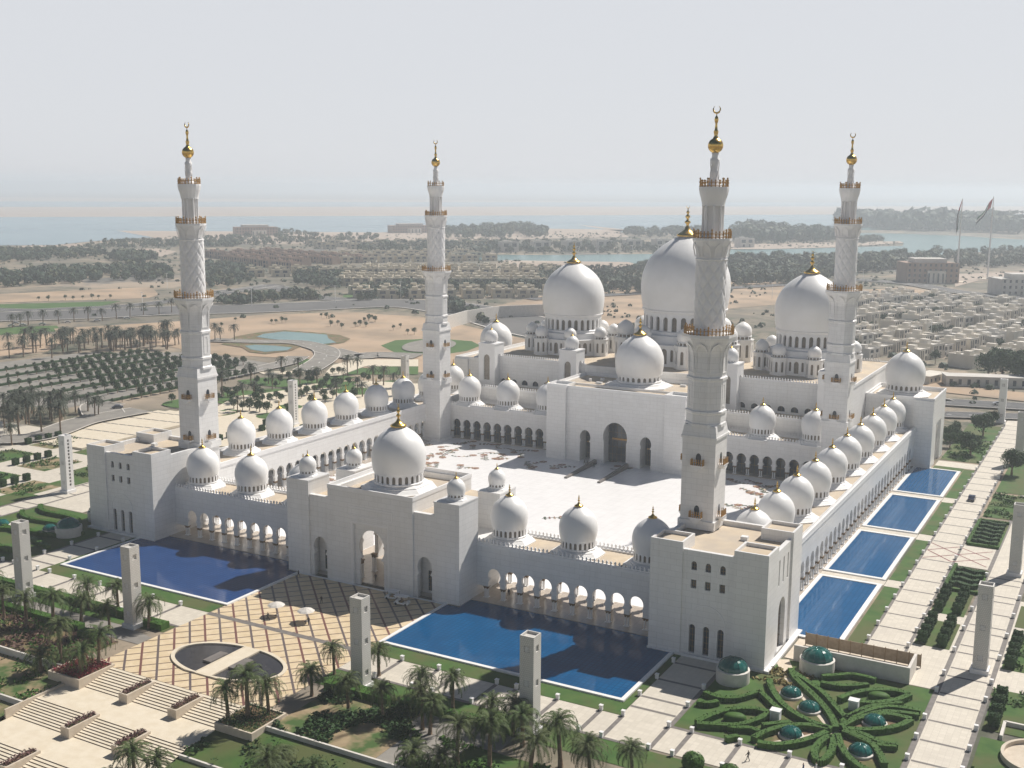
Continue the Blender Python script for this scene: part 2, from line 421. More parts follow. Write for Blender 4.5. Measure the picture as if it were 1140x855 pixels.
def dome_unit(parent, x, y, zc, R, zbase, n=20, fh=None, cres=False, skirt_r=1.42, name='dome'):
    """dome (collar height zc, radius R) on a windowed drum on a stepped skirt, as part > sub-parts"""
    fh = fh or R*.62
    d = link(name, dome_mesh(R), parent, (x, y, zc))
    dh = (zc-zbase)*.62; z0 = -dh
    link('drum', drum_mesh(round(R*.9, 3), round(z0, 3), 0., n, round(2*PI*R*.9/n*.27, 3), round(z0+dh*.16, 3), round(-dh*.22, 3)), d)
    link('skirt', skirt_mesh(R, round(R*skirt_r, 3), round(-(zc-zbase), 3), round(z0, 3)), d)
    link('finial', fin_mesh(round(fh, 3), cres), d, (0, 0, R*1.655))
    return d

# ------------------------------------------------------------------ small shared pieces
def crenel_mb(L, pitch=.92, h=1.15, t=.28):
    mb = MB(); n = int(L/pitch)
    mb.box(0, L, -t*.7, t*.7, 0, .3)
    for k in range(n):
        c = (k+.5)*L/n
        out = [(c-.24,.3),(c-.13,.42),(c-.15,.62),(c-.27,.74),(c-.15,.9),(c,h),(c+.15,.9),(c+.27,.74),(c+.15,.62),(c+.13,.42),(c+.24,.3)]
        mb.plate([out], lambda u, v, w: (u, -t/2+w, v), t)
    return mb
def column_meshes():
    if 'col' not in CACHE:
        mb = MB(); cp = MB()
        for dx in (-.30, .30):
            for dy in (-.26, .26):
                mb.lathe([(.2,0),(.2,.12),(.125,.2),(.12,1.9),(.115,2.0)], 8, dx, dy)
        mb.box(-.62, .62, -.55, .55, -.02, .06)
        for dx in (-.30, .30):
            for dy in (-.26, .26): cp.lathe([(.16,1.98),(.22,2.1),(.19,2.15),(.30,2.42),(.31,2.46)], 8, dx, dy)
        cp.box(-.66, .66, -.55, .55, 2.44, 2.54)
        CACHE['col'] = (mb.mesh('column', ['trim']), cp.mesh('capital', ['bronze']))
    return CACHE['col']

def arcade_mb(L, cols, zb, zc, r, wn, zt, t):
    """wall on columns: cols are the column positions; horseshoe arch between neighbours"""
    mb = MB(); f = lambda u, v, w: (u, w, v)
    if cols[0] > .05: mb.plate([rect(0, cols[0]-.6, zb, zt)], f, t)
    if cols[-1] < L-.05: mb.plate([rect(cols[-1]+.6, L, zb, zt)], f, t)
    xs = [cols[0]-.6] + list(cols[1:-1]) + [cols[-1]+.6]
    for k in range(len(cols)-1):
        c = (cols[k]+cols[k+1])/2; a, b = xs[k], xs[k+1]
        op = key_open(c, zb, zc, r, wn, 18, 1.12, 1.5)
        mb.plate([[(a, zb)] + op + [(b, zb), (b, zt), (a, zt)]], f, t, skip=lambda p, q: p[0] == q[0] and p[0] in (a, b))
    return mb

def wing(name, label, loc, rotz, L, W, cols, domes, cren=(True, True), glazed=False, apron=2.6, lift=0., zt=12.3, dome_y=None, skip_back_cols=False):
    t = thing(name, label, 'arcade wing', loc, rotz)
    th = .8; zb, zc, r = 2.85+lift, 5.4+lift, 1.58
    cm, cp = column_meshes()
    aw = arcade_mb(L, cols, zb, zc, r, 1.18, zt, th).build('arcade_wall', 'marble', t)
    aw2 = arcade_mb(L, cols, zb, zc, r, 1.18, zt, th).build('arcade_wall', 'marble', t, (0, W-th, 0))
    for yy in ((th/2, W-th/2) if not skip_back_cols else (th/2,)):
        for c in cols:
            o = link('column', cm, t, (c, yy, .32)); o.scale.z = (zb-.32)/2.54
            link('capital', cp, o)
    MB().box(-.02, L+.02, -apron if not glazed else -.5, W+.4, .05, .3).build('floor', 'floor', t)
    # ceiling, roof deck, cornices
    rb = MB(); rb.box(0, L, th+.003, W-th-.003, 9.0+lift*.3, 9.35+lift*.3, 0); rb.box(0, L, th+.003, W-th-.003, zt-.45, zt-.1, 0, 1)
    rb.build('roof', ['trim', 'roof'], t)
    for y0, y1 in ((-.22, th+.25), (W-th-.25, W+.22)):
        cb = MB(); cb.box(0, L, y0, y1, zt+.003, zt+.28); cb.box(0, L, y0+.1, y1-.1, zt-.35, zt); cb.build('cornice', 'trim', t)
    if cren[0]: crenel_mb(L).build('crenellation', 'trim', t, (0, .25, zt+.28))
    else:
        e = MB(); e.plate([[(-.2, 0), (-.2, .9), (.4, .9), (1.7, 0)]], lambda u, v, w: (w, u, zt+.28+v), L); e.build('parapet', 'trim', t)
    if cren[1]: crenel_mb(L).build('crenellation', 'trim', t, (0, W-.25, zt+.28))
    else: MB().box(0, L, W-.5, W+.15, zt+.28, zt+1.0).build('parapet', 'trim', t)
    if glazed:
        g = MB(); g.box(0, L, 3.2, 3.3, .3, 8.9); g.build('glazing', 'glass', t)
        gm = MB()
        for k in range(int(L/1.4)+1): gm.box(k*1.4-.05, k*1.4+.05, 3.12, 3.2, .3, 8.9)
        gm.box(0, L, 3.1, 3.2, 3.0, 3.15); gm.box(0, L, 3.1, 3.2, 5.6, 5.7); gm.build('mullions', 'bronze', t)
    for u in domes: dome_unit(t, u, W/2 if dome_y is None else dome_y, 15.9, 4.2, zt-.1, 22, 2.6)
    return t

def pane(parent, f, u0, u1, v0, v1, w, name='window', bars=(1, 2)):
    """glazing set back in an opening with its bronze bars"""
    mb = MB(); d = .06
    mb.plate([rect(u0, u1, v0, v1)], lambda u, v, ww: f(u, v, w+ww), d, 0)
    for i in range(1, bars[0]+1):
        c = u0+(u1-u0)*i/(bars[0]+1); mb.plate([rect(c-.04, c+.04, v0, v1)], lambda u, v, ww: f(u, v, w-.05+ww), .05, 1)
    for i in range(1, bars[1]+1):
        c = v0+(v1-v0)*i/(bars[1]+1); mb.plate([rect(u0, u1, c-.04, c+.04)], lambda u, v, ww: f(u, v, w-.06+ww), .05, 1)
    return mb.build(name, ['glass', 'bronze'], parent)

# ------------------------------------------------------------------ minarets
def ngon_prof(mb, prof, n, mat=0, a0=None): mb.lathe(prof, n, mat=mat, smooth=False, a0=PI/n if a0 is None else a0)
def make_minaret(label, loc, z0=0.):
    t = thing('minaret', label, 'minaret', loc, group='minarets at the corners of the court')
    k8 = 1/math.cos(PI/8); s = 3.55
    b = MB(); b.box(-s, s, -s, s, 0, 39.6); b.frustum(0, 0, s+.28, s+.28, 39.6, 40.1); b.frustum(0, 0, s+.15, 3.6*math.cos(PI/8), 40.1, 42.3)
    b.box(-s-.4, s+.4, -s-.4, s+.4, 0, 1.2); b.box(-s-.4, s+.4, -s-.4, s+.4, 20.6, 22.4)
    b.build('square_base', 'marble', t)
    o = MB(); R8 = 3.75*k8
    ngon_prof(o, [(R8*1.03,42.0),(R8*1.03,42.6),(R8*.98,42.8),(R8*.98,44.6),(R8*1.04,44.8),(R8*1.04,45.2),(R8*.96,45.4),(R8*.96,51.4),(R8*1.03,51.6),(R8*1.03,52.1),(R8*.95,52.3),(R8*.95,56.2),(R8*.99,57.2),(R8*1.1,58.6),(R8*1.28,59.9),(R8*1.33,60.3),(R8*1.33,60.9)], 8)
    for k in range(8):
        a = k*PI/4; ca, sa = math.cos(a), math.sin(a)
        def f(u, v, w, ca=ca, sa=sa):
            d = 3.52 + (0 if v < 56.6 else .5*((v-56.6)/3)**1.6*3) + .16 - w
            return (ca*d - sa*u, sa*d + ca*u, v)
        op = round_open(0, 53.2, 57.3, .98, 10, 1.35)
        o.plate([[(-1.3,53.0),(-1.3,57.4),(-1.0,58.7),(0,59.3),(1.0,58.7),(1.3,57.4),(1.3,53.0)], op], f, .16)
        g = lambda u, v, w, ca=ca, sa=sa: (ca*(3.68-w) - sa*u, sa*(3.68-w) + ca*u, v)
        o.plate([rect(-.8, .8, 46, 51), round_open(0, 46.3, 50, .5, 8)], g, .14)
    o.build('octagonal_shaft', 'marble', t)
    def spiral(r, z, a):
        if z < 61.6 or z > 75.6: return r
        q = 9*a; w = 1.9*(z-61.6)
        m = min(abs(math.sin((q+w)/2)), abs(math.sin((q-w)/2)))
        return r - .24*(1-min(1, m*2.0))
    sh = MB()
    sh.lathe([(3.2,60.9)] + [(3.12, 61.5+14.2*i/70) for i in range(71)], 108, smooth=True, rf=spiral)
    sh.build('round_shaft', 'trim', t)
    c2 = MB(); ngon_prof(c2, [(3.1,75.6),(3.3,75.9),(3.05,76.3),(3.15,77.2),(3.5,78.6),(3.85,79.4),(3.95,79.6),(3.95,80.1)], 16)
    for k in range(8):
        a = k*PI/4; ca, sa = math.cos(a), math.sin(a)
        f = lambda u, v, w, ca=ca, sa=sa: (ca*(3.15+max(0, v-76.5)*.24-w+.1) - sa*u, sa*(3.15+max(0, v-76.5)*.24-w+.1) + ca*u, v)
        c2.plate([[(-1.0,76.4),(-1.0,78.2),(0,79.3),(1.0,78.2),(1.0,76.4)], round_open(0, 76.5, 77.8, .72, 8, 1.3)], f, .14)
    c2.build('upper_corbel', 'trim', t)
    ln = MB(); ngon_prof(ln, [(1.6,80.1),(1.6,86.6)], 8)
    for k in range(8):
        a = PI/8+k*PI/4; ln.lathe([(.34,80.1),(.34,80.5),(.26,80.7),(.25,86.2),(.36,86.6)], 8, 1.95*math.cos(a), 1.95*math.sin(a))
    ngon_prof(ln, [(2.25,86.4),(2.3,86.9),(2.45,87.6),(2.8,88.7),(2.95,89.5),(2.98,89.7),(2.98,90.2)], 16)
    ln.build('lantern', 'trim', t)
    nk = MB().lathe([(1.5,90.2),(1.15,90.9),(.8,91.6),(.72,92.4),(.95,93.0),(.7,93.4),(.62,94.4),(.98,95.3),(.72,95.7),(.62,96.3),(.7,96.8)], 24)
    for k in range(6):
        a = k*PI/3; nk.tube([(.85*math.cos(a+i*.18), .85*math.sin(a+i*.18), 91.2+i*.5) for i in range(10)], .1, 5)
    nk.build('neck', 'trim', t)
    fb = MB(); fb.lathe([(.5,96.7)] + [(1.52*math.sin(x), 98.2-1.5*math.cos(x)) for x in [.35+.24*i for i in range(11)]] + [(.55,99.7),(.34,100.1),(.42,100.6),(.5,100.9),(.3,101.3),(.2,102.4),(.3,102.7),(.42,103.2),(.3,103.7),(.1,104.0),(.08,104.4)], 24)
    fb.tube([(.72*math.sin(a), 0, 105.2-.72*math.cos(a)) for a in [(-2.5+5*i/16) for i in range(17)]], [.2*max(.2, math.cos((-2.5+5*i/16)*.55)) for i in range(17)], 6)
    fb.build('finial', 'gold', t)
    for zz, R_, n, h in ((60.9, 4.95, 40, 1.5), (80.1, 3.72, 30, 1.5), (90.2, 2.75, 22, 1.45)):
        rl = MB()
        for k in range(n):
            a = 2*PI*k/n; hh = h*(1.0 if k % 4 else 1.28); q = .16 if k % 4 else .2
            x, y = R_*math.cos(a), R_*math.sin(a)
            rl.lathe([(q,zz),(q*.6,zz+hh*.3),(q*1.2,zz+hh*.5),(q*.5,zz+hh*.7),(q*1.1,zz+hh*.86),(0,zz+hh)], 6, x, y)
        for z_ in (zz+.18, zz+h*.62): rl.tube([(R_*math.cos(2*PI*i/32), R_*math.sin(2*PI*i/32), z_) for i in range(33)], .07, 5)
        rl.build('gallery_railing', 'rail', t)
    for zb in (23.0, 34.0):
        for q in range(4):
            o_ = MB(); w = 1.25
            o_.plate([[(-w,0),(-w*.7,-.5),(0,-1.0),(w*.7,-.5),(w,0)]], lambda u, v, ww: (u, -s-1.15+ww, zb+v), 1.15, 0)
            o_.box(-w-.1, w+.1, -s-1.25, -s, zb, zb+.18, 0)
            for i in range(7): x = -w+2*w*i/6; o_.lathe([(.12,zb+.18),(.07,zb+.6),(.13,zb+.8),(.05,zb+1.0),(.11,zb+1.25),(0,zb+1.55)], 6, x, -s-1.1, mat=1)
            for sx in (-w, w):
                for i in range(3): o_.lathe([(.12,zb+.18),(.07,zb+.6),(.13,zb+.8),(.05,zb+1.0),(.11,zb+1.25),(0,zb+1.55)], 6, sx, -s-.25-.35*i, mat=1)
            o_.box(-w, w, -s-1.14, -s-1.06, zb+.75, zb+.85, 1)
            bo = o_.build('balcony', ['trim', 'rail'], t, None, q*PI/2)
            dr = MB().plate([round_open(0, zb+.18, zb+1.7, .55, 8, 1.5)], lambda u, v, ww: (u, -s-.03+ww, v), .02)
            dr.build('balcony_door', 'glass', bo)
    return t
m0 = make_minaret('front left minaret of white marble, rising behind the corner block beside the indigo pool', (-70.9, 0, 0))
dup(m0, (70.9, 0, 0), label='nearest and largest minaret, standing on the front right corner block beside the row of domes')
dup(m0, (-70.9, 117, 0), label='most distant minaret, rising straight from the court floor at its far left corner')
dup(m0, (70.9, 117, 0), label='back right minaret beside the right hand great dome, partly behind the row of small domes')

# ------------------------------------------------------------------ arcade wings
fc = [2.3+4.22*k for k in range(10)]
wing('arcade_wing', 'front arcade wing right of the gate, over the deep blue pool, three domes on top', (23.75, -12.9, 0), 0, 43.95, 11.4, fc, [5.0, 22.0, 39.0])
wing('arcade_wing', 'front arcade wing left of the gate, over the indigo pool, domes on its roof', (-67.7, -12.9, 0), 0, 43.95, 11.4, [3.7+4.22*k for k in range(10)], [4.7, 21.3, 38.2])
sc_ = [2.4+4.33*k for k in range(36)]
wing('arcade_wing', 'long right hand arcade wing with ten domes in a row above the four side pools', (86.0, 3.2, 0), PI/2, 158.7, 13.2, sc_, [6.6, 23.2, 39.9, 57.0, 74.3, 91.2, 107.9, 124.8, 141.2, 158.1-2.5], cren=(False, False), apron=.28, lift=.5, dome_y=6.9, skip_back_cols=False)
wing('arcade_wing', 'long left hand arcade wing facing the white court, a row of domes along its roof', (-73.6, 3.2, 0), PI/2, 158.7, 13.6, [1.6+4.05*k for k in range(38)], [6.7, 23.7, 40.6, 57.5, 74, 91.0, 107.3, 124.2, 141], cren=(False, False), lift=.2, dome_y=7.4)
bc = [1.3+4.22*k for k in range(10)]
wing('arcade_wing', 'glazed arcade at the far side of the court, left of the tall portal', (-69.3, 122.3, 0), 0, 45.0, 9.5, [1.4+4.22*k for k in range(10)], [6.4, 22.3, 38.3], glazed=True, dome_y=4.2, zt=12.1)
wing('arcade_wing', 'glazed arcade at the far side of the court, right of the tall portal', (24.3, 122.3, 0), 0, 45.0, 9.5, [5.6+4.22*k for k in range(10)], [5.0, 21.2, 37.9], glazed=True, dome_y=4.2, zt=12.1)

# ------------------------------------------------------------------ corner blocks under the front minarets
def corner_block(label, x0, x1, y0, y1, outer):
    t = thing('corner_block', label, 'corner block', (0, 0, 0)); P = 6.65; zt, zm = 22.85, 21.45
    cx = (x0+x1)/2; cy = (y0+y1)/2
    b = MB(); f = lambda u, v, w: (u, y0+.35+w, v)
    holes = []
    for dx in (-2.85, 0, 2.9):
        holes += [round_open(cx+dx, 17.55, 18.7, .55, 8, 1.1), rect(cx+dx-.55, cx+dx+.55, 13.9, 15.6), round_open(cx+dx, .75, 5.9, .62, 8, 1.1)]
    b.plate([rect(x0+P, x1-P, 0, zm)] + holes, f, .9)
    b.box(x0+P+.003, x1-P-.003, y0+1.7, y1-.4, 0, zm-1.2, 0)
    # outer side wall with its tall slots and arched recess
    xs = x1 if outer > 0 else x0; d = -1 if outer > 0 else 1
    g = lambda u, v, w: (xs + d*(.35+w), u, v)
    hs = [rect(c-.42, c+.42, 14.2, 19.4) for c in (cy-2.95, cy, cy+2.95)] + [round_open(cy, .4, 8.6, 2.3, 10, 1.1)]
    b.plate([rect(y0+P, y1-P, 0, zm)] + hs, g, .9)
    xi = x0 if outer > 0 else x1
    b.box(min(xi, xi-d*.9*0+(.9 if outer > 0 else -.9)), max(xi, xi+(.9 if outer > 0 else -.9)), y0+P, y1-P, 0, zm)
    b.box(x0+P, x1-P, y1-.9, y1, 0, zm)
    b.build('block_wall', 'marble', t)
    for px, py in ((x0, y0), (x1-P, y0), (x0, y1-P), (x1-P, y1-P)):
        if (abs(px+P/2 - math.copysign(70.9, cx)) < 5 and py > y0): 
            q = MB().box(px, px+P, py, py+P, 0, 20.0); q.build('corner_pier', 'marble', t); continue
        q = MB(); q.box(px, px+P, py, py+P, 0, zt-.9, 0)
        for a in ((px, px+P, py, py+.45), (px, px+P, py+P-.45, py+P), (px, px+.45, py+.45, py+P-.45), (px+P-.45, px+P, py+.45, py+P-.45)): q.box(*a, zt-.9, zt)
        q.box(px+.45, px+P-.45, py+.45, py+P-.45, zt-.9, zt-.7, 1)
        q.build('corner_pier', ['marble', 'roof'], t)
    r = MB(); r.box(x0+1.3, x1-1.3, y0+1.3, y1-1.3, 20.02, 20.45, 1)
    r.build('roof', ['trim', 'roof'], t)
    hv = MB()
    hv.box(cx+1.8*outer, cx+3.2*outer, cy+2.2, cy+3.4, 20.45, 21.3)
    hv.build('roof_hatch', 'white', t)
    ar = MB()
    for rr in (3.85,):
        pts = [(cx-rr, 2.0)]; 
        o1 = [(cx+rr*math.cos(PI-PI*i/20), 7.0+rr*math.sin(PI*i/20)) for i in range(21)]; o2 = [(cx+(rr-.22)*math.cos(PI*i/20), 7.0+(rr-.22)*math.sin(PI*i/20)) for i in range(21)]
        ar.plate([[(cx-rr, 5.8)] + o1 + [(cx+rr, 5.8), (cx+rr-.22, 5.8)] + o2 + [(cx-rr+.22, 5.8)]], lambda u, v, w: (u, y0+.25+w, v), .1)
    ar.build('blind_arch', 'trim', t)
    for dx in (-2.85, 0, 2.9):
        pane(t, f, cx+dx-.6, cx+dx+.6, 17.5, 19.4, .5, bars=(1, 2)); pane(t, f, cx+dx-.6, cx+dx+.6, 13.85, 15.65, .5, bars=(2, 2)); pane(t, f, cx+dx-.66, cx+dx+.66, .7, 6.7, .55, 'tall_window', bars=(1, 4))
    for c in (cy-2.95, cy, cy+2.95): pane(t, g, c-.5, c+.5, 14.1, 19.5, .75, 'slit_window', bars=(0, 5))
    pane(t, g, cy-2.35, cy+2.35, .3, 11.2, .85, 'door_screen', bars=(3, 4))
    st = MB().box(x0-.1, x1+.1, y0-.35, y0+.01, 0, .5); 
    st.box(*((x1-.01, x1+1.0) if outer > 0 else (x0-1.0, x0+.01)), y0-.35, y1, 0, .5); st.build('plinth', 'trim', t)
    return t
corner_block('front right corner block of white marble under the nearest minaret, stepped tan roof', 67.7, 91.2, -20.3, 3.2, 1)
corner_block('front left corner block of white marble under the front left minaret, beside the indigo pool', -91.2, -67.7, -20.3, 3.2, -1)

# ------------------------------------------------------------------ front gate
t = thing('entrance_gate', 'tall white entrance gate amid the front, one large dome and four small corner domes', 'gate', (0, 0, 0))
F = lambda y: (lambda u, v, w: (u, y+w, v))
def roof_parapet(mb, x0, x1, y0, y1, z0, z1, th=.4):
    for a in ((x0, x1, y0, y0+th), (x0, x1, y1-th, y1), (x0, x0+th, y0+th, y1-th), (x1-th, x1, y0+th, y1-th)): mb.box(*a, z0, z1)
g = MB(); GY = -20.3
g.plate([[(-11.7,0),(-4.5,0),(-4.5,14.5),(4.6,14.5),(4.6,0),(11.7,0),(11.7,21.9),(-11.7,21.9)]], F(GY), 1.1)
g.plate([[(-4.5,0)] + key_open(0.1, 0, 9.2, 3.5, 2.55, 26, 1.18, 3.35) + [(4.6,0),(4.6,14.5),(-4.5,14.5)]], F(GY+.6), .45)
for s_ in (-1, 1):
    g.plate([[(GY+1.1, 0), (-11, 0)] + key_open(-5.5, 0, 8.2, 3.3, 2.6, 18, 1.2, 3.1)[:] + [(4.6, 0), (4.6, 21.9), (GY+1.1, 21.9)]], lambda u, v, w, s_=s_: (s_*(11.7-w), u, v), 1.0)
    g.plate([[(s_*14.5-2.85, 0)] + key_open(s_*14.5, 0, 7.0, 1.95, 1.5, 18, 1.35, 1.9) + [(s_*14.5+2.85, 0), (s_*14.5+2.85, 19.5), (s_*14.5-2.85, 19.5)]], F(GY+.45), 1.1)
    g.box(*sorted((s_*11.71, s_*17.3)), GY+4.2, GY+4.6, 0, 18.6)
g.plate([[(-10.7,0)] + key_open(-7.4, 0, 7.5, 2.4, 1.9, 16, 1.2, 2.3) + key_open(0, 0, 9.0, 3.8, 2.9, 20, 1.15, 3.7) + key_open(7.4, 0, 7.5, 2.4, 1.9, 16, 1.2, 2.3) + [(10.7,0),(10.7,21.9),(-10.7,21.9)]], F(3.6), 1.0)
g.box(-10.69, 10.69, GY+1.12, 3.58, 14.6, 15.0)
g.build('gate_wall', 'marble', t)
for s_ in (-1, 1):
    q = MB()
    q.plate([rect(s_*14.5-2.6, s_*14.5+2.6, 0, 11)], F(GY+3.4), .2, 0); q.build('niche_back', 'marble', t)
    pane(t, F(GY+3.2), s_*14.5-.8, s_*14.5+.3, 1.0, 5.6, 0, 'niche_window', bars=(1, 4))
q = MB(); q.box(-10.69, 10.69, GY+1.12, 3.58, 20.2, 20.6, 0, 1); q.box(-17.3, -11.72, GY+1.6, 4.6, 18.62, 18.8, 0, 1); q.box(11.72, 17.3, GY+1.6, 4.6, 18.62, 18.8, 0, 1)
q.build('roof', ['trim', 'roof'], t)
q = MB(); roof_parapet(q, -11.8, 11.8, GY-.05, 4.7, 21.9, 22.8); q.build('parapet', 'trim', t)
MB().box(-17.2, 17.2, GY+1.7, 5.2, .05, .28).build('passage_floor', 'floor', t)
for i in range(4):
    for s_ in (-1, 1):
        o = link('column', column_meshes()[0], t, (s_*5.6, -16+5*i, .28)); o.scale.z = 1.7; link('capital', column_meshes()[1], o)
for s_ in (-1, 1):
    for (ya, yb, zt, dz) in ((GY, -12.4, 22.8, 0), (-2.2, 5.2, 21.0, 0)):
        x0, x1 = sorted((s_*17.32, s_*23.75)) if ya < -10 else sorted((s_*17.6, s_*23.4))
        q = MB(); q.box(x0, x1, ya, yb, 0, zt-.3, 0); q.box(x0-.08, x1+.08, ya-.08, yb+.08, zt-.3, zt)
        tw = q.build('side_tower', 'marble', t)
        dome_unit(tw, (x0+x1)/2, (ya+yb)/2, zt+1.45, 2.05, zt, 14, 1.5, skirt_r=1.2, name='small_dome')
    q = MB().box(*sorted((s_*17.34, s_*23.7)), -12.38, -2.22, 0, 12.4); q.build('link_block', 'marble', t)
MB().box(-24, 24, GY-.5, GY+.02, 0, .18).build('plinth', 'trim', t)
cv = MB().plate([rect(-6.2, 6.3, 16.2, 18.6), rect(-5.95, 6.05, 16.45, 18.35)], F(GY-.09), .1)
cv.build('carved_band', 'trim', t)
MB().plate([[(-5.2, 0), (-4.75, 0), (-4.75, 14.75), (4.85, 14.75), (4.85, 0), (5.3, 0), (5.3, 15.2), (-5.2, 15.2)]], F(GY-.09), .1).build('opening_frame', 'trim', t)
dome_unit(t, 0, -8.5, 25.3, 6.35, 20.6, 24, 5.2, True, 1.45)

# ------------------------------------------------------------------ court portal before the prayer hall
t = thing('court_portal', 'tall white domed portal with three arched openings at the far side of the court', 'portal', (0, 0, 0))
PY = 113.4
q = MB()
q.plate([[(-17,0)] + key_open(-10.2, 0, 8.3, 1.95, 1.5, 18, 1.25, 1.9) + key_open(.6, 0, 9.2, 4.3, 4.0, 22, 1.2) + key_open(11.4, 0, 8.3, 1.95, 1.5, 18, 1.25, 1.9) + [(18,0),(18,24.4),(-17,24.4)]], F(PY), 1.2)
for x0, x1 in ((-24,-17.003),(18.003,25)): q.box(x0, x1, PY-1.2, PY+6, 0, 24.6)
q.box(-24, -23, PY+6, 141.9, 0, 24.4); q.box(24, 25, PY+6, 141.9, 0, 24.4); q.box(-23, 24, 141, 141.9, 0, 24.4)
q.build('portal_wall', 'marble', t)
q = MB(); roof_parapet(q, -24.1, 25.1, PY+6.003, 141.95, 24.4, 25.2); q.box(-17, 18, PY-.1, PY+.6, 24.4, 25.1); 
for x0, x1 in ((-24.1,-16.9),(17.9,25.1)): roof_parapet(q, x0, x1, PY-1.3, PY+6, 24.6, 25.5)
q.build('parapet', 'trim', t)
q = MB(); q.box(-22.99, 23.99, PY+1.21, 140.99, 23.6, 24.1, 0, 1); q.build('roof', ['trim', 'roof'], t)
for cx, w, zt in ((-10.2, 2.2, 11), (.6, 4.7, 15), (11.4, 2.2, 11)):
    q = MB(); f = F(PY+5.5)
    q.box(cx-w-.4, cx-w, PY+1.22, PY+6, 0, zt); q.box(cx+w, cx+w+.4, PY+1.22, PY+6, 0, zt); q.box(cx-w-.4, cx+w+.4, PY+1.22, PY+6, zt, zt+.4)
    q.build('arch_reveal', 'marble', t)
    pane(t, f, cx-w+.01, cx+w-.01, .1, zt-.1, 0, 'glazed_door', bars=(5, 5))
    q = MB().box(cx-w*.7, cx+w*.7, PY+5.2, PY+5.4, zt*.5, zt*.54); q.build('door_lintel', 'rail', t)
for sx in (-6.2, 5.2):
    q = MB(); q.plate([[(90.2, 0), (90.2, .5), (112.2, 1.6), (112.2, 0)]], lambda u, v, w: (sx+w, u, v), 1.0); q.build('ramp_wall', 'band', t)  # dark band colour paints in the shade on the ramp walls' near faces
dome_unit(t, 1.1, 131.3, 28.3, 8.2, 24.1, 24, 6.3, True, 1.42)
for x, y, a, b_, h in ((-14, 133, 1.2, .8, .9), (-10, 130.5, 1.6, .8, .7), (-13, 127, 2.2, 1.0, .6), (-17, 130, .8, .8, 1.0), (14, 136, 2, 1, .7)):
    MB().box(x, x+a, y, y+b_, 24.1, 24.1+h).build('roof_unit', 'white', t)

# ------------------------------------------------------------------ prayer hall with the three great domes
t = thing('prayer_hall', 'large white prayer hall behind the court with three great domes and square domed turrets', 'prayer hall', (0, 0, 0))
q = MB()
q.box(-68, 69, 133, 141.98, 0, 17.3, 0, 1); q.build('terrace', ['marble', 'roof'], t)
q = MB()
hw_ = []
for s_, xs in ((-1, [-57.6+4.45*k for k in range(6)]), (1, [33.6+4.45*k for k in range(6)])):
    for x in xs: hw_.append(x)
hl = [round_open(x, 18.0, 18.6, 1.25, 10, 1.0) for x in hw_]
hall_f = F(142.0)
for x0, x1 in ((-68.5, -24.2), (25.2, 69.5)):
    q.plate([rect(x0, x1, 0, 27.6)] + [h for h in hl if x0 < h[0][0] < x1], hall_f, .8)
q.box(-24.2, 25.2, 142, 142.8, 0, 27.6)
q.box(-68.5, -67.6, 142.8, 208, 0, 27.6); q.box(68.6, 69.5, 142.8, 208, 0, 27.6); q.box(-67.6, 68.6, 207, 208, 0, 27.6)
q.build('hall_wall', 'marble', t)
for x in hw_: pane(t, hall_f, x-1.3, x+1.3, 17.95, 20.0, .5, 'lunette', bars=(1, 0))
MB().box(-67.59, 68.59, 142.81, 206.99, 26.6, 27.3, 0, 0).build('roof', 'roof', t)
for bx in ((-68.7, -24.3, 141.7, 142.95, 27.6, 27.95), (25.3, 69.7, 141.7, 142.95, 27.6, 27.95), (69.3, 69.75, 142.95, 208, 27.6, 28.6), (-68.75, -68.3, 142.95, 208, 27.6, 28.6), (-68.1, -24.2, 132.8, 133.5, 17.303, 17.6), (25.2, 69.1, 132.8, 133.5, 17.303, 17.6)):
    MB().box(*bx).build('cornice', 'trim', t)
for x0, x1, y, z in ((-68.6, -24.3, 142.0, 27.95), (25.3, 69.6, 142.0, 27.95), (-68, -24.2, 133.15, 17.6), (25.2, 69, 133.15, 17.6)):
    crenel_mb(x1-x0).build('crenellation', 'trim', t, (x0, y, z))
o = crenel_mb(60).build('crenellation', 'trim', t, (-60, 207.5, 27.3)); o = crenel_mb(60).build('crenellation', 'trim', t, (5, 207.5, 27.3))
for cx in (-62.2, -28.9, 29.8, 63.0):
    x0, x1, y0, y1 = cx-3.4, cx+3.4, 137.4, 144.2; zt = 32.7
    q = MB(); niche = round_open(cx, 19.6, 27.6, 1.25, 10, 1.2)
    q.plate([rect(x0, x1, 17, zt), niche], F(y0), .5); yn = (y0+y1)/2
    q.plate([rect(y0+.5, y1, 17, zt), round_open(yn, 19.6, 27.6, 1.25, 10, 1.2)], lambda u, v, w: (x1-w, u, v), .5)
    q.box(x0, x1-.52, y0+.52, y1, 17.3, zt-.01); q.box(x0-.15, x1+.15, y0-.15, y1+.15, zt, zt+.45)
    tw = q.build('hall_turret', 'trim', t)
    dome_unit(tw, cx, yn, zt+1.3, 2.5, zt+.45, 14, 1.6, skirt_r=1.2, name='turret_dome')
    MB().plate([niche], F(y0+.4), .05).build('turret_window', 'shade', tw)
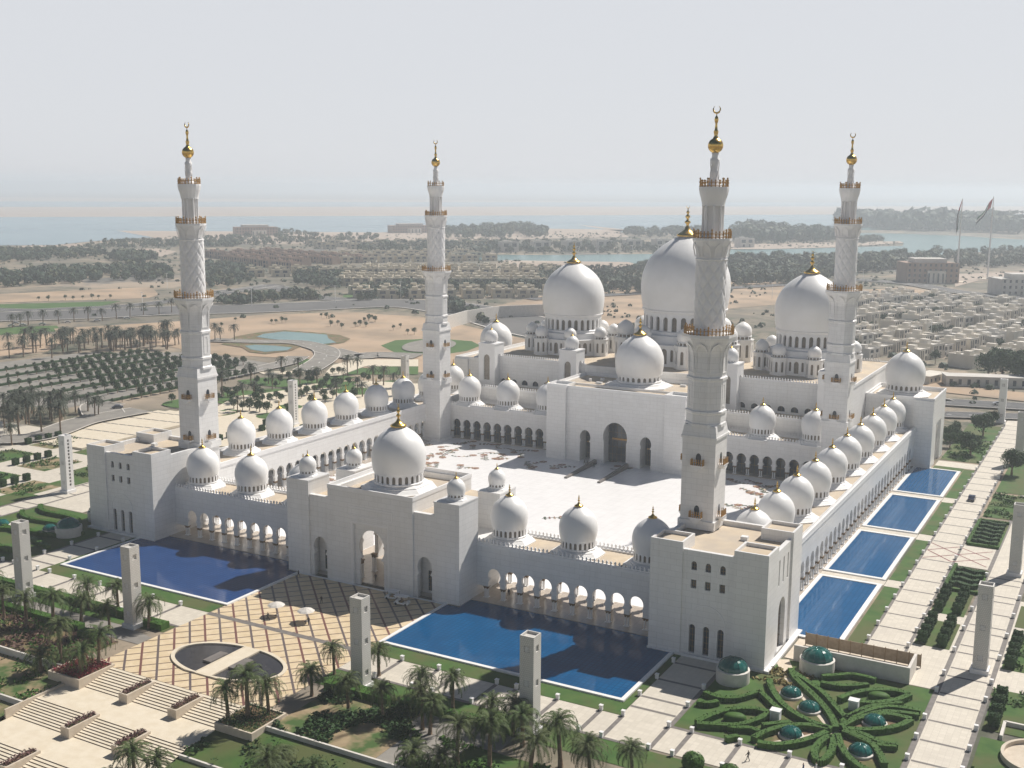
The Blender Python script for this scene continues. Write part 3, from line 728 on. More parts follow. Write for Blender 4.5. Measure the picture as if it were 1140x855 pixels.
def great_dome(cx, cy, R, zc, s, label):
    d = link('great_dome', dome_mesh(R, 72), t, (cx, cy, zc)); d['label'] = label
    dz = zc-27.3; h1 = -dz; h2 = -dz+.40*dz; h3 = -dz+.56*dz
    pl = MB(); Rp = 15.6*s; k = math.cos(PI/8)
    for i in range(8):
        a = i*PI/4; ca, sa = math.cos(a), math.sin(a); ap = Rp*k; hwid = Rp*math.sin(PI/8)
        f = lambda u, v, w, ca=ca, sa=sa, ap=ap: (ca*(ap-w) - sa*u, sa*(ap-w) + ca*u, v)
        hs = []
        for u in (-.62, -.36, .36, .62): hs.append(round_open(u*hwid, h1+.25*(h2-h1), h1+.72*(h2-h1), .38*s, 6, 1.2))
        hs.append(round_open(0, h1+.12*(h2-h1), h1+.66*(h2-h1), .8*s, 8, 1.2))
        pl.plate([rect(-hwid, hwid, h1, h2)] + hs, f, .5)
    pl.lathe([((Rp-.9*s), h1), ((Rp-.9*s), h2-.3)], 8, mat=1, smooth=False, a0=PI/8)
    pl.lathe([(Rp*1.02, h2-.35*s), (Rp*1.02, h2), (Rp*.9, h2+.02), (Rp*.86, h2+.05), (R*1.1, h3-.3*s), (R*1.02, h3)], 8, smooth=False, a0=PI/8)
    pl.build('platform', ['trim', 'shade'], d)
    n = 28; rr = R*.915
    link('drum', drum_mesh(round(rr, 3), round(h3, 3), 0., n, round(2*PI*rr/n*.27, 3), round(h3+.10*(-h3), 3), round(-.26*(-h3), 3)), d)
    link('finial', fin_mesh(round(R*.64, 2), True), d, (0, 0, R*1.655))
    for i in range(8):
        a = PI/8+i*PI/4; x, y = (Rp+.2)*math.cos(a), (Rp+.2)*math.sin(a)
        key = ('gt', R)
        if key not in CACHE:
            q = MB(); ro = 2.9*s
            for j in range(8):
                b = j*PI/4; cb, sb = math.cos(b), math.sin(b); ap = ro*k; hw2 = ro*math.sin(PI/8)
                f = lambda u, v, w, cb=cb, sb=sb, ap=ap: (cb*(ap-w) - sb*u, sb*(ap-w) + cb*u, v)
                q.plate([rect(-hw2, hw2, h1, h2+.35*s), round_open(0, h1+.22*(h2-h1), h1+.74*(h2-h1), .42*s, 6, 1.2)], f, .35)
            q.lathe([(ro-.7*s, h1), (ro-.7*s, h2)], 8, mat=1, smooth=False, a0=PI/8)
            q.lathe([(ro*1.06, h2+.1*s), (ro*1.06, h2+.4*s), (0, h2+.45*s)], 8, smooth=False, a0=PI/8)
            zt = h2+.4*s; rd = 2.35*s
            for j in range(12):
                b = j*PI/6; q.box(rd*.93*math.cos(b)-.12*s, rd*.93*math.cos(b)+.12*s, rd*.93*math.sin(b)-.12*s, rd*.93*math.sin(b)+.12*s, zt, zt+.8*s)
            q.lathe([(rd*.85, zt), (rd*.85, zt+.8*s)], 16, mat=1)
            q.lathe([(rd*1.02, zt+.75*s), (rd*1.02, zt+.95*s), (rd*.93, zt+.95*s)] + [(r_*rd, zt+.95*s+z_*rd*.95) for r_, z_ in DOME], 24)
            CACHE[key] = q.mesh('dome_turret', ['smooth', 'shade'])
        link('dome_turret', CACHE[key], d, (x, y, 0))
great_dome(-44.9, 174, 12.0, 42.2, 1.0, 'left great dome of the hall, smaller than the middle one')
great_dome(.5, 174.5, 16.3, 46.6, 1.36, 'largest dome, in the middle of the hall')
great_dome(46.6, 174, 12.0, 42.0, 1.0, 'right great dome, partly behind a minaret')

# ------------------------------------------------------------------ side halls
def side_hall(label, s_):
    t = thing('side_hall', label, 'side hall', (0, 0, 0))
    x0, x1 = sorted((s_*69.6, s_*91.4)); xo = s_*91.4; cy = 174.2
    q = MB(); q.box(x0, x1, 162.4, 163.4, 0, 22.4); q.box(x0, x1, 185, 186, 0, 22.4)
    gf = lambda u, v, w: (xo - s_*w, u, v)
    q.plate([[(163.4,0),(169.6,0),(169.6,14),(179.2,14),(179.2,0),(185,0),(185,22.4),(163.4,22.4)]], gf, 1.2)
    q.plate([[(169.6,0)] + key_open(174.4, 0, 8.6, 3.5, 2.9, 18, 1.15) + [(179.2,0),(179.2,14),(169.6,14)]], lambda u, v, w: (xo - s_*(.7+w), u, v), .5)
    q.box(*sorted((xo-s_*3.6, xo-s_*4.0)), 166, 184, 0, 15)
    q.box(*sorted((s_*69.6, s_*70.4)), 163.4, 185, 0, 22.4)
    q.box(*sorted((s_*85.2, xo-s_*.02)), 161.6, 162.4, 0, 22.4)
    q.build('hall_wall', 'marble', t)
    MB().box(x0+.02, x1-.02, 163.42, 184.98, 21.3, 21.8).build('roof', 'roof', t)
    q = MB(); roof_parapet(q, x0-.08, x1+.08, 162.3, 186.1, 22.4, 23.2); q.build('parapet', 'trim', t)
    dome_unit(t, s_*79.6, 174.6, 25.9, 6.5, 21.8, 22, 3.6, False, 1.4)
side_hall('white side hall with one dome and a tall recessed doorway at the far right corner', 1)
side_hall('white side hall far left, only its dome showing beside the left great dome', -1)
ZONES={
 'sea':[(-2983,1448),(544,5648),(417,3720),(-187,3538),(-482,3165),(-549,2802),(-501,2505),(-554,2462),(-680,2286),(-744,2036),(-801,1931),(-944,1847),(-1038,1864),(-1076,1713),(-1114,1522),(-1220,1344),(-1370,1276),(-1363,1127),(-1324,1020),(-1289,941),(-1555,683)],
 'far_sea':[(-5823,2969),(914,11246),(744,8668),(-4381,2197)],
 'channel':[(-643,1029),(-610,1113),(-530,1169),(-454,1249),(-425,1411),(-365,1485),(-282,1593),(-201,1704),(-217,1802),(-319,1938),(-373,2043),(-395,2220),(-291,2243),(-179,2192),(-55,2091),(176,2054),(175,1908),(-20,1702),(-61,1612),(-94,1491),(-153,1411),(-181,1318),(-231,1238),(-283,1139),(-360,1066),(-435,1024),(-509,1024),(-572,1001),(-619,990)],
 'bay':[(-559,2748),(-359,2621),(-348,2449),(-464,2390)],
 'lawn_a':[(-643.9,311.5),(-610,340.1),(-565,390.4),(-552.6,405.8),(-532.6,362.4),(-545.5,291.9),(-560.2,254.5)],
 'lawn_b':[(-502.7,215.4),(-484,245.9),(-464.3,273),(-438.5,255.5),(-454,223.4),(-472.5,194.8)],
 'sand_a':[(-717.7,361.7),(-681.4,393.5),(-629.1,509),(-567.4,459.2),(-554.5,435.1),(-569.5,409.9),(-612.3,360),(-649.1,315)],
 'sand_b':[(-470.6,193.5),(-450.8,221),(-430.9,244),(-431.4,250.8),(-400.2,227.3),(-372.1,191.6),(-378.6,167),(-391.5,139.7)],
 'sand_c':[(-452.1,260.9),(-416.7,329.2),(-392.9,395.8),(-346.4,439.2),(-283.9,438.2),(-197.8,388.1),(-128.4,347.7),(-95.6,347.6),(-90.5,324),(-146.1,297.3),(-158.1,238.1),(-181.7,233.5),(-230.8,245.3),(-286.2,230.3),(-364,245.8),(-399,224)],
 'sand_d':[(-280,467.5),(-294.8,619.3),(-231,890),(-93.9,877.7),(-62.2,770),(-130.8,598.3),(-131.1,429.7),(-159.8,411.8),(-220.9,428.6)],
 'sand_e':[(-1302,962),(-1295,997),(-1167,894),(-1050,836),(-1033,805),(-1122,853),(-1171,842),(-1211,766),(-1229,709),(-1385,816),(-1314,867)],
 'sand_f':[(-1116,906),(-1102,968),(-1021,925),(-956,839),(-966,811),(-1034,848)],
 'helipad_lawn':[(-231.3,305.5),(-237.6,328.9),(-221.3,348.6),(-197.1,349.3),(-182.8,335.6),(-178,313),(-183.2,289.8),(-207.9,286.4)],
 'lawn_c':[(-198.1,229.5),(-187.4,236),(-196.9,254.6),(-172.9,256.8),(-156.4,232.2),(-173.3,221.9),(-185,214.8)],
 'lawn_d':[(-218.4,173.3),(-213.8,186.5),(-198.1,190.8),(-189.3,196.2),(-188.9,212.4),(-176.8,209),(-177.6,193.1),(-182.1,180.4),(-190.4,170.5),(-209.4,168.7)],
 'lawn_e':[(-171.2,110.3),(-167.7,119.2),(-154,120.6),(-146.8,110.5),(-152,102.1),(-158.2,96.7)],
 'lawn_f':[(-235.8,237.1),(-231.6,246.1),(-226.7,242.7),(-224.8,225.1)],
 'lawn_g':[(-443.6,548),(-441.2,567),(-412.5,534.9),(-409.1,513.4),(-423.5,519.8)],
 'lake':[(-315.5,295),(-321.4,308.7),(-318.4,324.2),(-301,325.9),(-286.5,326.1),(-274.3,312.2),(-259.6,300.9),(-261.6,291.8),(-272.7,291.2),(-286.6,293.8),(-299.6,292.3)],
 'lake_b':[(-294.4,262.3),(-293,268.5),(-281.7,271.6),(-267.7,271.3),(-262.6,261.3),(-268.9,250.3),(-281.6,253.2)],
 'lake_bank':[(-328.3,291.3),(-329.7,315.2),(-323.5,330.2),(-303.3,331.7),(-280,330.1),(-263.2,319.1),(-255.8,303.3),(-258.3,287.7),(-267.3,279.1),(-260.4,262.7),(-264.1,244.9),(-276.1,245.9),(-292.4,257.5),(-311.2,261.1)],
 'paved_a':[(-214.5,208),(-225.3,243.5),(-217.2,235.9),(-211,215.8),(-205.7,202.2),(-219.9,193.5),(-227.3,197.3)],
 'paved_b':[(-200,216.8),(-209.8,234.3),(-211.6,255.2),(-183.4,272.5),(-170.1,252.6),(-193.1,238.5),(-186,208.7),(-192.5,204.8)],
 'paved_c':[(-180.5,120.1),(-191.1,142.7),(-185.7,154.7),(-182.6,165.8),(-184.8,183.7),(-172.4,191.2),(-168.3,203.7),(-141.5,209.9),(-69.6,102.8),(-129.9,67)],
 'sand_g':[(56.5,354.2),(85.8,333.6),(104.6,331.7),(106.7,308.2),(74.1,313.3),(62.3,319.4)],
 'sand_h':[(-79.4,827.7),(-44.9,879.5),(6.2,811.7),(-7.4,739.2),(-26.8,712),(-53.3,709.7)],
 'sand_i':[(-34,1084),(27,1181),(52,1198),(59,1094),(39,1056),(1,1007),(-8,914)],
 'sand_j':[(-1645,1380),(-1382,1530),(-1189,1625),(-1154,1836),(-1117,2003),(-846,2083),(-1101,2336),(-820,1975),(-699,1743),(-799,1574),(-880,1349),(-1051,1150),(-1202,1110)],
 'sand_k':[(-554,1014),(-409,1072),(-336,973),(-380,862),(-468,883)],
 'island_sand':[(-464,1583),(-382,1643),(-317,1768),(-236,1869),(-217,1802),(-279,1579),(-357,1459),(-413,1419)],
}
ROADS={
 'highway':(30,[(-611.5,206.4),(-536.3,285),(-498.5,328.8),(-468.6,375.8),(-436.9,406.9),(-408.5,443.9),(-373.2,498.3),(-330.5,509.4),(-263.7,477.8),(-191.6,424.1),(-139.4,394.7),(-66.7,353.7)]),
 'highway_far':(9,[(-746.1,283.4),(-573.3,312.7),(-537.8,346.2),(-519.7,380.4),(-521.3,436.7),(-544.7,569.8),(-549.7,577.9)]),
 'side_road':(11,[(-538.9,568.2),(-494.4,541.2),(-440.7,508.7),(-413.4,510.7),(-399.9,535.1)]),
 'side_road_b':(9,[(-543,500.7),(-543.7,536.4),(-551.1,580.1)]),
 'park_road':(6,[(-229.6,171.7),(-230.9,192.4),(-233.6,225.8),(-242.3,246.2)]),
 'park_road_b':(7,[(-208.6,211.6),(-223.9,244.4),(-240.4,267.9),(-256.5,279.7),(-279.7,288.4),(-302.8,278.1),(-328.5,270.3)]),
 'park_road_c':(9,[(-244.2,272.6),(-216.7,261.9),(-210.1,272.7),(-188.1,279.5)]),
 'right_road':(8,[(73.1,287.9),(78,287),(107.7,293.3),(121.3,295.9)]),
 'right_road_b':(6,[(77.9,257.3),(82.3,258.2),(109.9,269.5),(122.7,273.8)]),
 'right_highway':(12,[(-119,951),(-53,926),(-0.7,860.3),(60.5,813.9),(81,796)]),
 'mid_road':(8,[(-286.5,588.1),(-265.9,628.6),(-227.8,691.9),(-189.7,769.2),(-152.1,839.5),(-111,916)]),
 'left_drive':(7,[(-201.9,34.8),(-194.3,45.3),(-202.3,69.3),(-202.5,83.2),(-200.7,99)]),
 'left_drive_b':(8,[(-206,84.7),(-222.5,97.5),(-223.5,105)]),
}
WOODS={
 'grove_a':([(-1213,721),(-1195,778),(-1161,826),(-1158,901),(-1075,850),(-1020,800),(-1000,730),(-1010,640),(-1020,560)],650,(9, 15)),
 'grove_b':([(-867,480),(-847,517),(-884,583),(-832,605),(-826,637),(-832,677),(-785,665),(-723,625),(-658.9,561.6),(-693.6,538.6),(-720.5,488.9),(-732.3,431.7),(-732.4,386.1)],700,(9, 15)),
 'grove_c':([(-1299,1013),(-1281,1105),(-1253,1160),(-1142,1175),(-1020,1043),(-1086,995),(-1135,928),(-1190,919)],350,(8, 13)),
 'grove_d':([(-998,789),(-1024,855),(-926,800),(-875,727),(-924,728)],220,(9, 15)),
 'grove_e':([(-798,748),(-756,744),(-689,716),(-649,675),(-591.4,595.4),(-571.7,546.7),(-567.9,511.3)],330,(7, 12)),
 'grove_f':([(-619,695),(-614,725),(-565,706),(-487,602.3),(-500.4,574.2),(-533.2,591.9)],140,(9, 14)),
 'grove_g':([(-1283,1247),(-1245,1357),(-1387,1522),(-1382,1578),(-1181,1448),(-1104,1508),(-993,1355),(-982,1197),(-1022,1108),(-1064,1022)],420,(8, 14)),
 'grove_h':([(-467.7,601.4),(-438.7,664.5),(-364.8,553),(-396.9,506.8)],150,(8, 13)),
 'grove_i':([(-1083,1712),(-1086,1825),(-1110,2071),(-922,1838),(-810,1623),(-880,1484),(-919,1455)],170,(12, 22)),
 'grove_j':([(-443,900),(-343,919),(-390,1128),(-224.4,714.5),(-237.6,675.7),(-310.2,648.4)],300,(9, 15)),
 'grove_k':([(-311,1161),(-255,1199),(-177,1298),(-138,1396),(-101,1132),(-117,1024),(-135.8,874.4),(-189.2,803.3)],650,(9, 15)),
 'grove_l':([(-153,1411),(-88,1535),(-15,1645),(174,1842),(170,1390),(18,1286),(-30,1180),(-57,1235),(-101,1132)],380,(9, 15)),
 'island_trees':([(-610,2080),(-573,2171),(-498,2110),(-366,1949),(-322,1764),(-407,1624),(-449,1593)],260,(12, 24)),
 'spit_trees':([(-309,1856),(-287,1916),(-262,1849),(-283,1754)],50,(8, 14)),
 'far_shore':([(-578,2874),(-432,2901),(-271,2856),(185,3065),(181,2641),(-81,2377),(-348,2449),(-508,2578)],600,(18, 40)),
 'mid_trees':([(-875,1147),(-779,1351),(-566,1507),(-464,1296),(-621,1131),(-689,1057),(-779,1019)],260,(8, 14)),
 'mid_trees_b':([(-782,1916),(-713,2060),(-651,2109),(-561,1848),(-630,1748),(-721,1775)],150,(10, 20)),
 'scrub_a':([(-414,667.1),(-339.3,740.1),(-307.6,660.3),(-372.1,608.1)],90,(6, 10)),
 'scrub_b':([(-488.6,447),(-483.3,481.1),(-464.6,525.9),(-432.4,498.4),(-453.4,454.9),(-455.3,411.8)],110,(5, 9)),
 'scrub_c':([(-325.7,528.2),(-256.2,459),(-226.6,418.3),(-249.5,438.5),(-298.7,485.5)],60,(5, 9)),
}
FRONT_PALMS=[(-47.5,-74.4),(-43.1,-71.3),(-40,-67),(-44.2,-61.2),(-37.5,-59.4),(-25.2,-62.4),(-32.2,-66.4),(-54.7,-74.2),(-68.3,-66.9),(-27.3,-82.6),(-28.5,-86.2),(33.1,-71.8),(29.3,-57.6),(40,-71.2),(40.5,-61.1),(48.1,-71.2),(49.4,-63.8),(57.7,-65.4),(50.1,-72),(54,-82.4),(58.3,-81),(59.3,-78.2),(64.2,-76.5),(62,-65.2),(65.4,-67.9),(73.9,-70.9),(79.1,-71.3),(71.5,-76.7),(85.8,-70.2),(23.8,-70.4),(21.7,-61.2),(34.5,-90.1),(39.9,-90.4),(34.9,-95),(15.8,-103.7),(14.6,-107.7),(20.5,-102.7)]
RED_PALMS=[(-26.7,-83),(-18.9,-85),(-19,-80.6)]
BIG_PALMS=[(17.7,-85.1),(20.2,-83),(22.3,-80.1)]
LEFT_PALMS=[(-246,70),(-237.9,69.2),(-234.2,71.4),(-231.5,74.9),(-223.7,74.1),(-219.2,76.8),(-221.9,84.4),(-193.2,53.6),(-200.2,51),(-193,32.9),(-216.4,85.8),(-235.5,70.7),(-229.4,70.6),(-373.7,185.8),(-367.2,172.7),(-368.6,165.2),(-385.6,226.8),(-348.8,204.6),(-357.6,221),(-351.3,224.9),(-330,216.2),(-330,226.9),(-336.7,241.5),(-377.6,201.2),(-388.5,217.1),(-349.9,176.7),(-385.9,218.7),(-386.5,246.6),(-365.4,259.7),(-356.5,261.1),(-382.5,232.7),(-349.6,229.7),(-345.4,236.1),(-361.4,230),(-374.9,221.6),(-354.3,197.7),(-359.4,194.6),(-326.1,271.7),(-323.4,273.4),(-316.4,277.7),(-184.2,212.5),(-182.9,218.9),(-200.2,174.3),(-205.7,202.2),(-215.9,201.5),(-196,139.7),(-204.1,167.1)]
ROAD_PALMS=[(-477.4,250.1),(-479.6,263.5),(-470.1,279.5),(-471.5,268.5),(-460.4,306.6),(-459.7,317.9),(-459.3,329.3),(-462.7,344.5),(-457.2,353.8),(-457.3,365.8),(-480.2,258.1),(-472.6,293.6),(-468.3,301.6)]
DESERT_TREES=[(-355.2,354.8),(-350,353),(-351.3,360.5),(-349.1,361.9),(-311.6,361.9),(-310.3,367.7),(-297.9,355.8),(-295.7,366.9),(-298.2,375.3),(-290.9,371.9),(-309.2,399.8),(-312.9,408.4),(-302.9,398.4),(-349,399.1),(-341.8,395.7),(-368.7,316.3),(-368.1,321.5),(-381.5,348.9),(-309.1,395),(-312.6,404.7),(-301.3,396.4),(-297.1,374.1),(-291,372.4),(-265.7,366.9),(-269.6,380.3),(-245.9,354.1),(-242.5,356.1),(-605.7,371.6),(-599.5,375.6),(-593.7,386.7),(-588.6,390),(-587.6,398.3),(-583.4,404),(-579.3,406.7),(-574.6,414.4)]
BUSHES=[(-184.8,183.7),(-212.2,198.2),(-194,188.1),(-186.1,173.1),(-189.9,195.8),(-166.6,180.2),(-167,184.7),(-166.2,190),(-171.1,146.1),(-168.6,139.2),(-171.5,137.6),(-171.3,133.5),(-167.4,161.4),(-166.9,166.1),(-164.3,154.5),(-172.1,121.2),(-166.8,120.5),(-163.9,121.5),(-158.6,121.6),(-154,120.6),(-167.5,171.2)]
ORCHARD_ROWS=[(-317.1,121),(-308,168.2),(-288.4,99.5),(-284.2,176.9),(-264.2,107.3),(-266.1,160),(-248.3,108.1),(-237.2,151.9),(-228.2,107.5),(-226.6,136.8)]
# plaza tilt [(-195.6,66.6),(-206,84.7),(-197.4,101),(-194.5,106.6),(-187.7,106.8),(-177.5,46.4)]
HOUSE_PTS=[(52.6,376.5),(89.8,491),(-40.7,655.7),(68.5,725.4),(-7.2,491.6),(57.5,847.5),(-119.3,605.7)]
BIGBLD=[(-59,951),(-19,952),(20.6,853.4),(57.5,847.5)]
VILLAS=[(-489.7,617.3),(-337.3,717.6),(-810,795),(-672,745),(-568,736),(-948,924),(-443,900),(-651,847),(-706,997),(-639,1068),(-677,1229),(-486,1367)]
FLAGS=[(-16,979),(6,1034)]
RTREES=[(99.9,225.4),(100.3,188.9),(115.6,166.4),(100.3,250.5),(92.2,198.4),(93.1,209.9),(89.8,208),(90.6,219.9),(91.6,362.3),(84.7,370.2),(97.2,365.7),(102,356.8)]
PARTERRE={
 'long hedge leaf round two small glass domes, reaching up to the corner block':[[(93.4,-24.3),(95.0,-28.0),(98.1,-32.8),(101.7,-35.9),(105.2,-37.6),(108.2,-38.2)],[(95.6,-17.8),(97.5,-21.5),(100.4,-24.8),(103.7,-28.8),(106.8,-33.3),(108.7,-37.5)]],
 'hedge leaf round the small glass dome towards the front path':[[(97.8,-47.9),(98.9,-44.8),(101.1,-41.3),(104.2,-39.0),(107.6,-38.5)],[(98.8,-48.9),(101.5,-48.3),(104.0,-46.2),(106.1,-43.2),(107.8,-39.7)]],
 'small teardrop hedge at the near side of the hedge star':[[(108.5,-40.9),(107.7,-43.8),(107.7,-47.5),(108.7,-49.8),(109.7,-49.3),(110.0,-46.1),(109.6,-42.7),(108.9,-40.6)]],
 'hedge leaf round the small glass dome towards the avenue':[[(109.4,-36.6),(110.7,-33.1),(112.7,-30.0),(115.7,-27.9),(119.2,-27.9)],[(109.8,-37.3),(112.9,-35.9),(115.8,-33.8),(117.9,-31.3),(119.2,-28.2)]],
 'hedge leaf round the small glass dome at the near corner':[[(110.0,-38.1),(112.4,-38.6),(114.7,-39.8),(116.6,-42.3),(118.3,-46.0)],[(109.5,-39.7),(111.1,-43.7),(113.0,-46.7),(115.4,-48.8),(117.2,-49.4)]],
 'eye shaped hedge round an oval bush below the screen wall':[[(106.6,-26.0),(108.3,-22.5),(111.0,-19.5),(114.5,-17.8),(117.1,-17.8)],[(109.8,-25.6),(112.6,-24.4),(115.5,-21.6),(117.2,-18.1)]],
 'eye shaped hedge round an oval bush beside the side path':[[(87.7,-47.0),(89.4,-42.7),(91.4,-39.6),(94.5,-37.5),(97.1,-37.5)],[(87.9,-47.6),(91.0,-46.4),(94.2,-44.6),(96.4,-41.0),(97.3,-37.8)]],
}
RAYS={
 'third long hedge beside the long leaf, under the large glass dome':[(96.1,-18.7),(99.5,-21.5),(103.6,-25.2),(107.0,-29.8),(109.8,-33.6)],
 'upper of three hedge rays towards the avenue':[(109.0,-34.8),(111.4,-29.3),(114.8,-24.9),(120.0,-23.7)],
 'middle of three hedge rays towards the avenue':[(109.3,-35.6),(111.8,-31.1),(114.7,-27.1),(120.0,-25.4)],
 'lowest of three hedge rays towards the avenue':[(109.2,-33.3),(111.2,-28.0),(113.4,-24.6),(116.7,-22.1)],
 'upper hedge ray towards the near avenue corner':[(110.1,-37.5),(113.2,-37.5),(116.3,-38.9),(118.9,-38.3)],
 'lower hedge ray towards the near avenue corner':[(110.3,-38.1),(113.1,-39.2),(115.8,-40.1),(118.8,-39.0)],
 'upper wavy hedge under the screen wall':[(101.5,-18.0),(104.0,-16.1),(106.5,-14.3),(110.5,-14.4)],
 'lower wavy hedge under the screen wall':[(102.0,-20.8),(105.1,-20.6),(107.6,-19.2),(109.7,-17.2)],
 'wavy hedge by the side path under the round glass dome':[(84.8,-35.3),(88.0,-36.1),(90.9,-34.4),(93.3,-30.1)],
 'hedge bending from the round glass dome to the white box':[(93.3,-30.1),(95.4,-32.2),(97.1,-34.1),(99.0,-35.8)],
 'short hedge by the side path below the wavy one':[(85.0,-39.6),(86.8,-39.3),(88.2,-37.7)],
 'low hedge between the eye shaped hedge and the front path':[(92.8,-46.1),(94.3,-45.8),(96.2,-44.8),(97.9,-45.1)],
 'short hedge beside the gap in the front kerb':[(93.9,-50.2),(94.6,-49.2),(95.4,-48.4)],
 'hedge running from the eye shaped hedge to the star':[(97.7,-42.6),(99.4,-41.0),(101.5,-39.1)],
}
# ------------------------------------------------------------------ terrain (one sheet to the horizon)
def H(x, y):
    if y > -80: return 0.
    return -6*min(1, (-80-y)/3)
def axis(a, b, fine0, fine1, fine, growth):
    L = [fine0]
    while L[-1] < fine1: L.append(L[-1]+fine)
    st = fine
    up = [L[-1]]
    while up[-1] < b: st *= growth; up.append(up[-1]+st)
    st = fine; dn = [L[0]]
    while dn[-1] > a: st *= growth; dn.append(dn[-1]-st)
    return dn[:0:-1] + L + up[1:]
xs = axis(-24000, 24000, -160, 200, 12, 1.45); ys = axis(-1500, 34000, -160, -72, 4, 1.5)
mb = MB(); vs = [(x, y, H(x, y)-.06) for y in ys for x in xs]; nx = len(xs)
mb.add(vs, [(j*nx+i, j*nx+i+1, (j+1)*nx+i+1, (j+1)*nx+i) for j in range(len(ys)-1) for i in range(nx-1)])
struct('ground', mb, 'ground')
def sheet(name, polys, z, mat, kind='structure'):
    mb = MB()
    for p in polys: mb.sheet(p, z)
    return struct(name, mb, mat, kind)
R4 = lambda x0, x1, y0, y1: [(x0,y0),(x1,y0),(x1,y1),(x0,y1)]

# ------------------------------------------------------------------ court, plaza, paths
sheet('court_floor', [R4(-73, 73, -1.2, 122)], .06, 'court')
ir = random.Random(13); mb = MB()
def vine(x, y, a, L):
    pts = [(x, y)]; k_ = ir.uniform(-.16, .16)
    for i in range(int(L/.7)):
        a += k_ + ir.gauss(0, .10); x += .7*math.cos(a); y += .7*math.sin(a); pts.append((x, y))
    for i in range(len(pts)-1):
        mb.sheet(strip(pts[i], pts[i+1], .22), .072+.000006*len(mb.f), 1)
        if i % 2:
            for s_ in (-1, 1):
                b = a + s_*1.1 + ir.gauss(0, .2); l_ = ir.uniform(.7, 1.5); w_ = l_*.3; cx, cy = pts[i][0]+math.cos(b)*l_*.6, pts[i][1]+math.sin(b)*l_*.6
                mb.sheet([(cx+l_*.5*math.cos(t)*math.cos(b)-w_*math.sin(t)*math.sin(b), cy+l_*.5*math.cos(t)*math.sin(b)+w_*math.sin(t)*math.cos(b)) for t in [k*PI/4 for k in range(8)]], .08+.000006*len(mb.f), ir.choice((0, 1, 1, 2)))
    cx, cy = pts[-1]
    for k in range(6):
        b = k*PI/3; px_, py_ = cx+.8*math.cos(b), cy+.8*math.sin(b)
        mb.sheet([(px_+.55*math.cos(t), py_+.55*math.sin(t)) for t in [q*PI/4 for q in range(8)]], .1+.000006*len(mb.f), 0 if k % 2 else 2)
for i in range(74): vine(-71 + ir.random()**1.3*34, ir.uniform(48, 117), ir.uniform(0, 6.3), ir.uniform(4, 11))
for i in range(20): vine(71 - ir.random()**1.4*30, ir.uniform(70, 117), ir.uniform(0, 6.3), ir.uniform(4, 11))
for i in range(22): vine(ir.uniform(-60, 60), ir.uniform(100, 118), ir.uniform(0, 6.3), ir.uniform(4, 9))
for i in range(14): vine(ir.uniform(-68, 20), ir.uniform(8, 50), ir.uniform(0, 6.3), ir.uniform(3, 7))
struct('court_inlay', mb, ['inlay_red', 'inlay_green', 'inlay_ochre'])
sheet('plaza', [R4(-20.6, 20.6, -79.6, -20.2)], .03, 'lattice')
sheet('plaza_band', [R4(-20.6, 20.6, -50.9, -49.4)], .045, 'band')
cream = [R4(-135, -20.62, -58.4, -49.9), R4(20.62, 135, -58.4, -49.9), R4(74.9, 83.4, -49.88, -20.4), R4(-83.4, -74.9, -49.88, -20.4),
         R4(120.6, 129.3, -49.88, 190), R4(-129.3, -120.6, -49.88, 190), R4(104.7, 112.7, -2, 262), R4(-112.7, -104.7, -11.8, 262),
         R4(112.71, 120.59, -11.9, 30), R4(-120.59, -112.71, -11.9, 30), R4(112.71, 120.59, 77, 92), R4(129.31, 150, -6, 45), R4(-135.2, -129.31, -11.9, 45),
         R4(101.1, 104.69, 40, 45), R4(101.1, 104.69, 80.5, 86), R4(101.1, 104.69, 122, 127.5), R4(92, 104.69, 168, 176), R4(-104.69, -92, -8, 160), R4(-135.2, -129.31, 77, 92),
         R4(-160, -112.71, 120, 200), R4(129.31, 160, 60, 100)]
sheet('path', cream, .02, 'pave')
bars = []
for s_ in (-1, 1):
    for x in (29.1, 37.5, 41.7, 50.1, 54.2, 62.6, 71.1, 75.3, 83.7, 87.8, 96.1, 104.3, 112.6, 120.8): bars.append(R4(s_*x-.4, s_*x+.4, -58.35, -49.95))
    for y in (-45.6, -41.0, -32.8, -24.4): bars.append(R4(*sorted((s_*74.95, s_*83.35)), y-.35, y+.35))
    for y in (-41.1, -33.1, -25, -17, -12.6, -4.2, 0, 8.4, 12.6, 21, 25.2, 33.6, 42, 46, 54.6, 58.8): bars.append(R4(*sorted((s_*121.5, s_*128.6)), y-.3, y+.3))
    y = 2.
    while y < 250:
        if not 66 < y < 80: bars.append(R4(*sorted((s_*105.3, s_*112.2)), y-.28, y+.28))
        y += 8.4 if int(y*10) % 2 else 4.3
    bars.append(R4(*sorted((s_*120.5, s_*121.4)), -49.8, 190)); bars.append(R4(*sorted((s_*128.7, s_*129.6)), -49.8, 190))
    bars.append(R4(*sorted((s_*104.6, s_*105.2)), -2, 250)); bars.append(R4(*sorted((s_*112.3, s_*112.9)), -2, 250))
    bars.append(R4(*sorted((s_*83.42, s_*84.2)), -49.85, -12)); bars.append(R4(*sorted((s_*20.7, s_*84)), -59.1, -58.42)); bars.append(R4(*sorted((s_*84.3, s_*120.5)), -49.85, -49.1))
sheet('path_bands', bars, .035, 'band')
zig = []
for a, b in (((105.3, 79.5), (120, 66)), ((105.3, 66), (120, 79.5)), ((105.3, 73), (112, 66)), ((105.3, 73), (112, 79.5)), ((112, 66), (120, 73)), ((112, 79.5), (120, 73))): zig.append(strip(a, b, .3))
sheet('inlaid_lines', zig, .05, 'red_bush')
sheet('path_crossing', [R4(112.71, 124, 64, 82)], .03, 'pave')

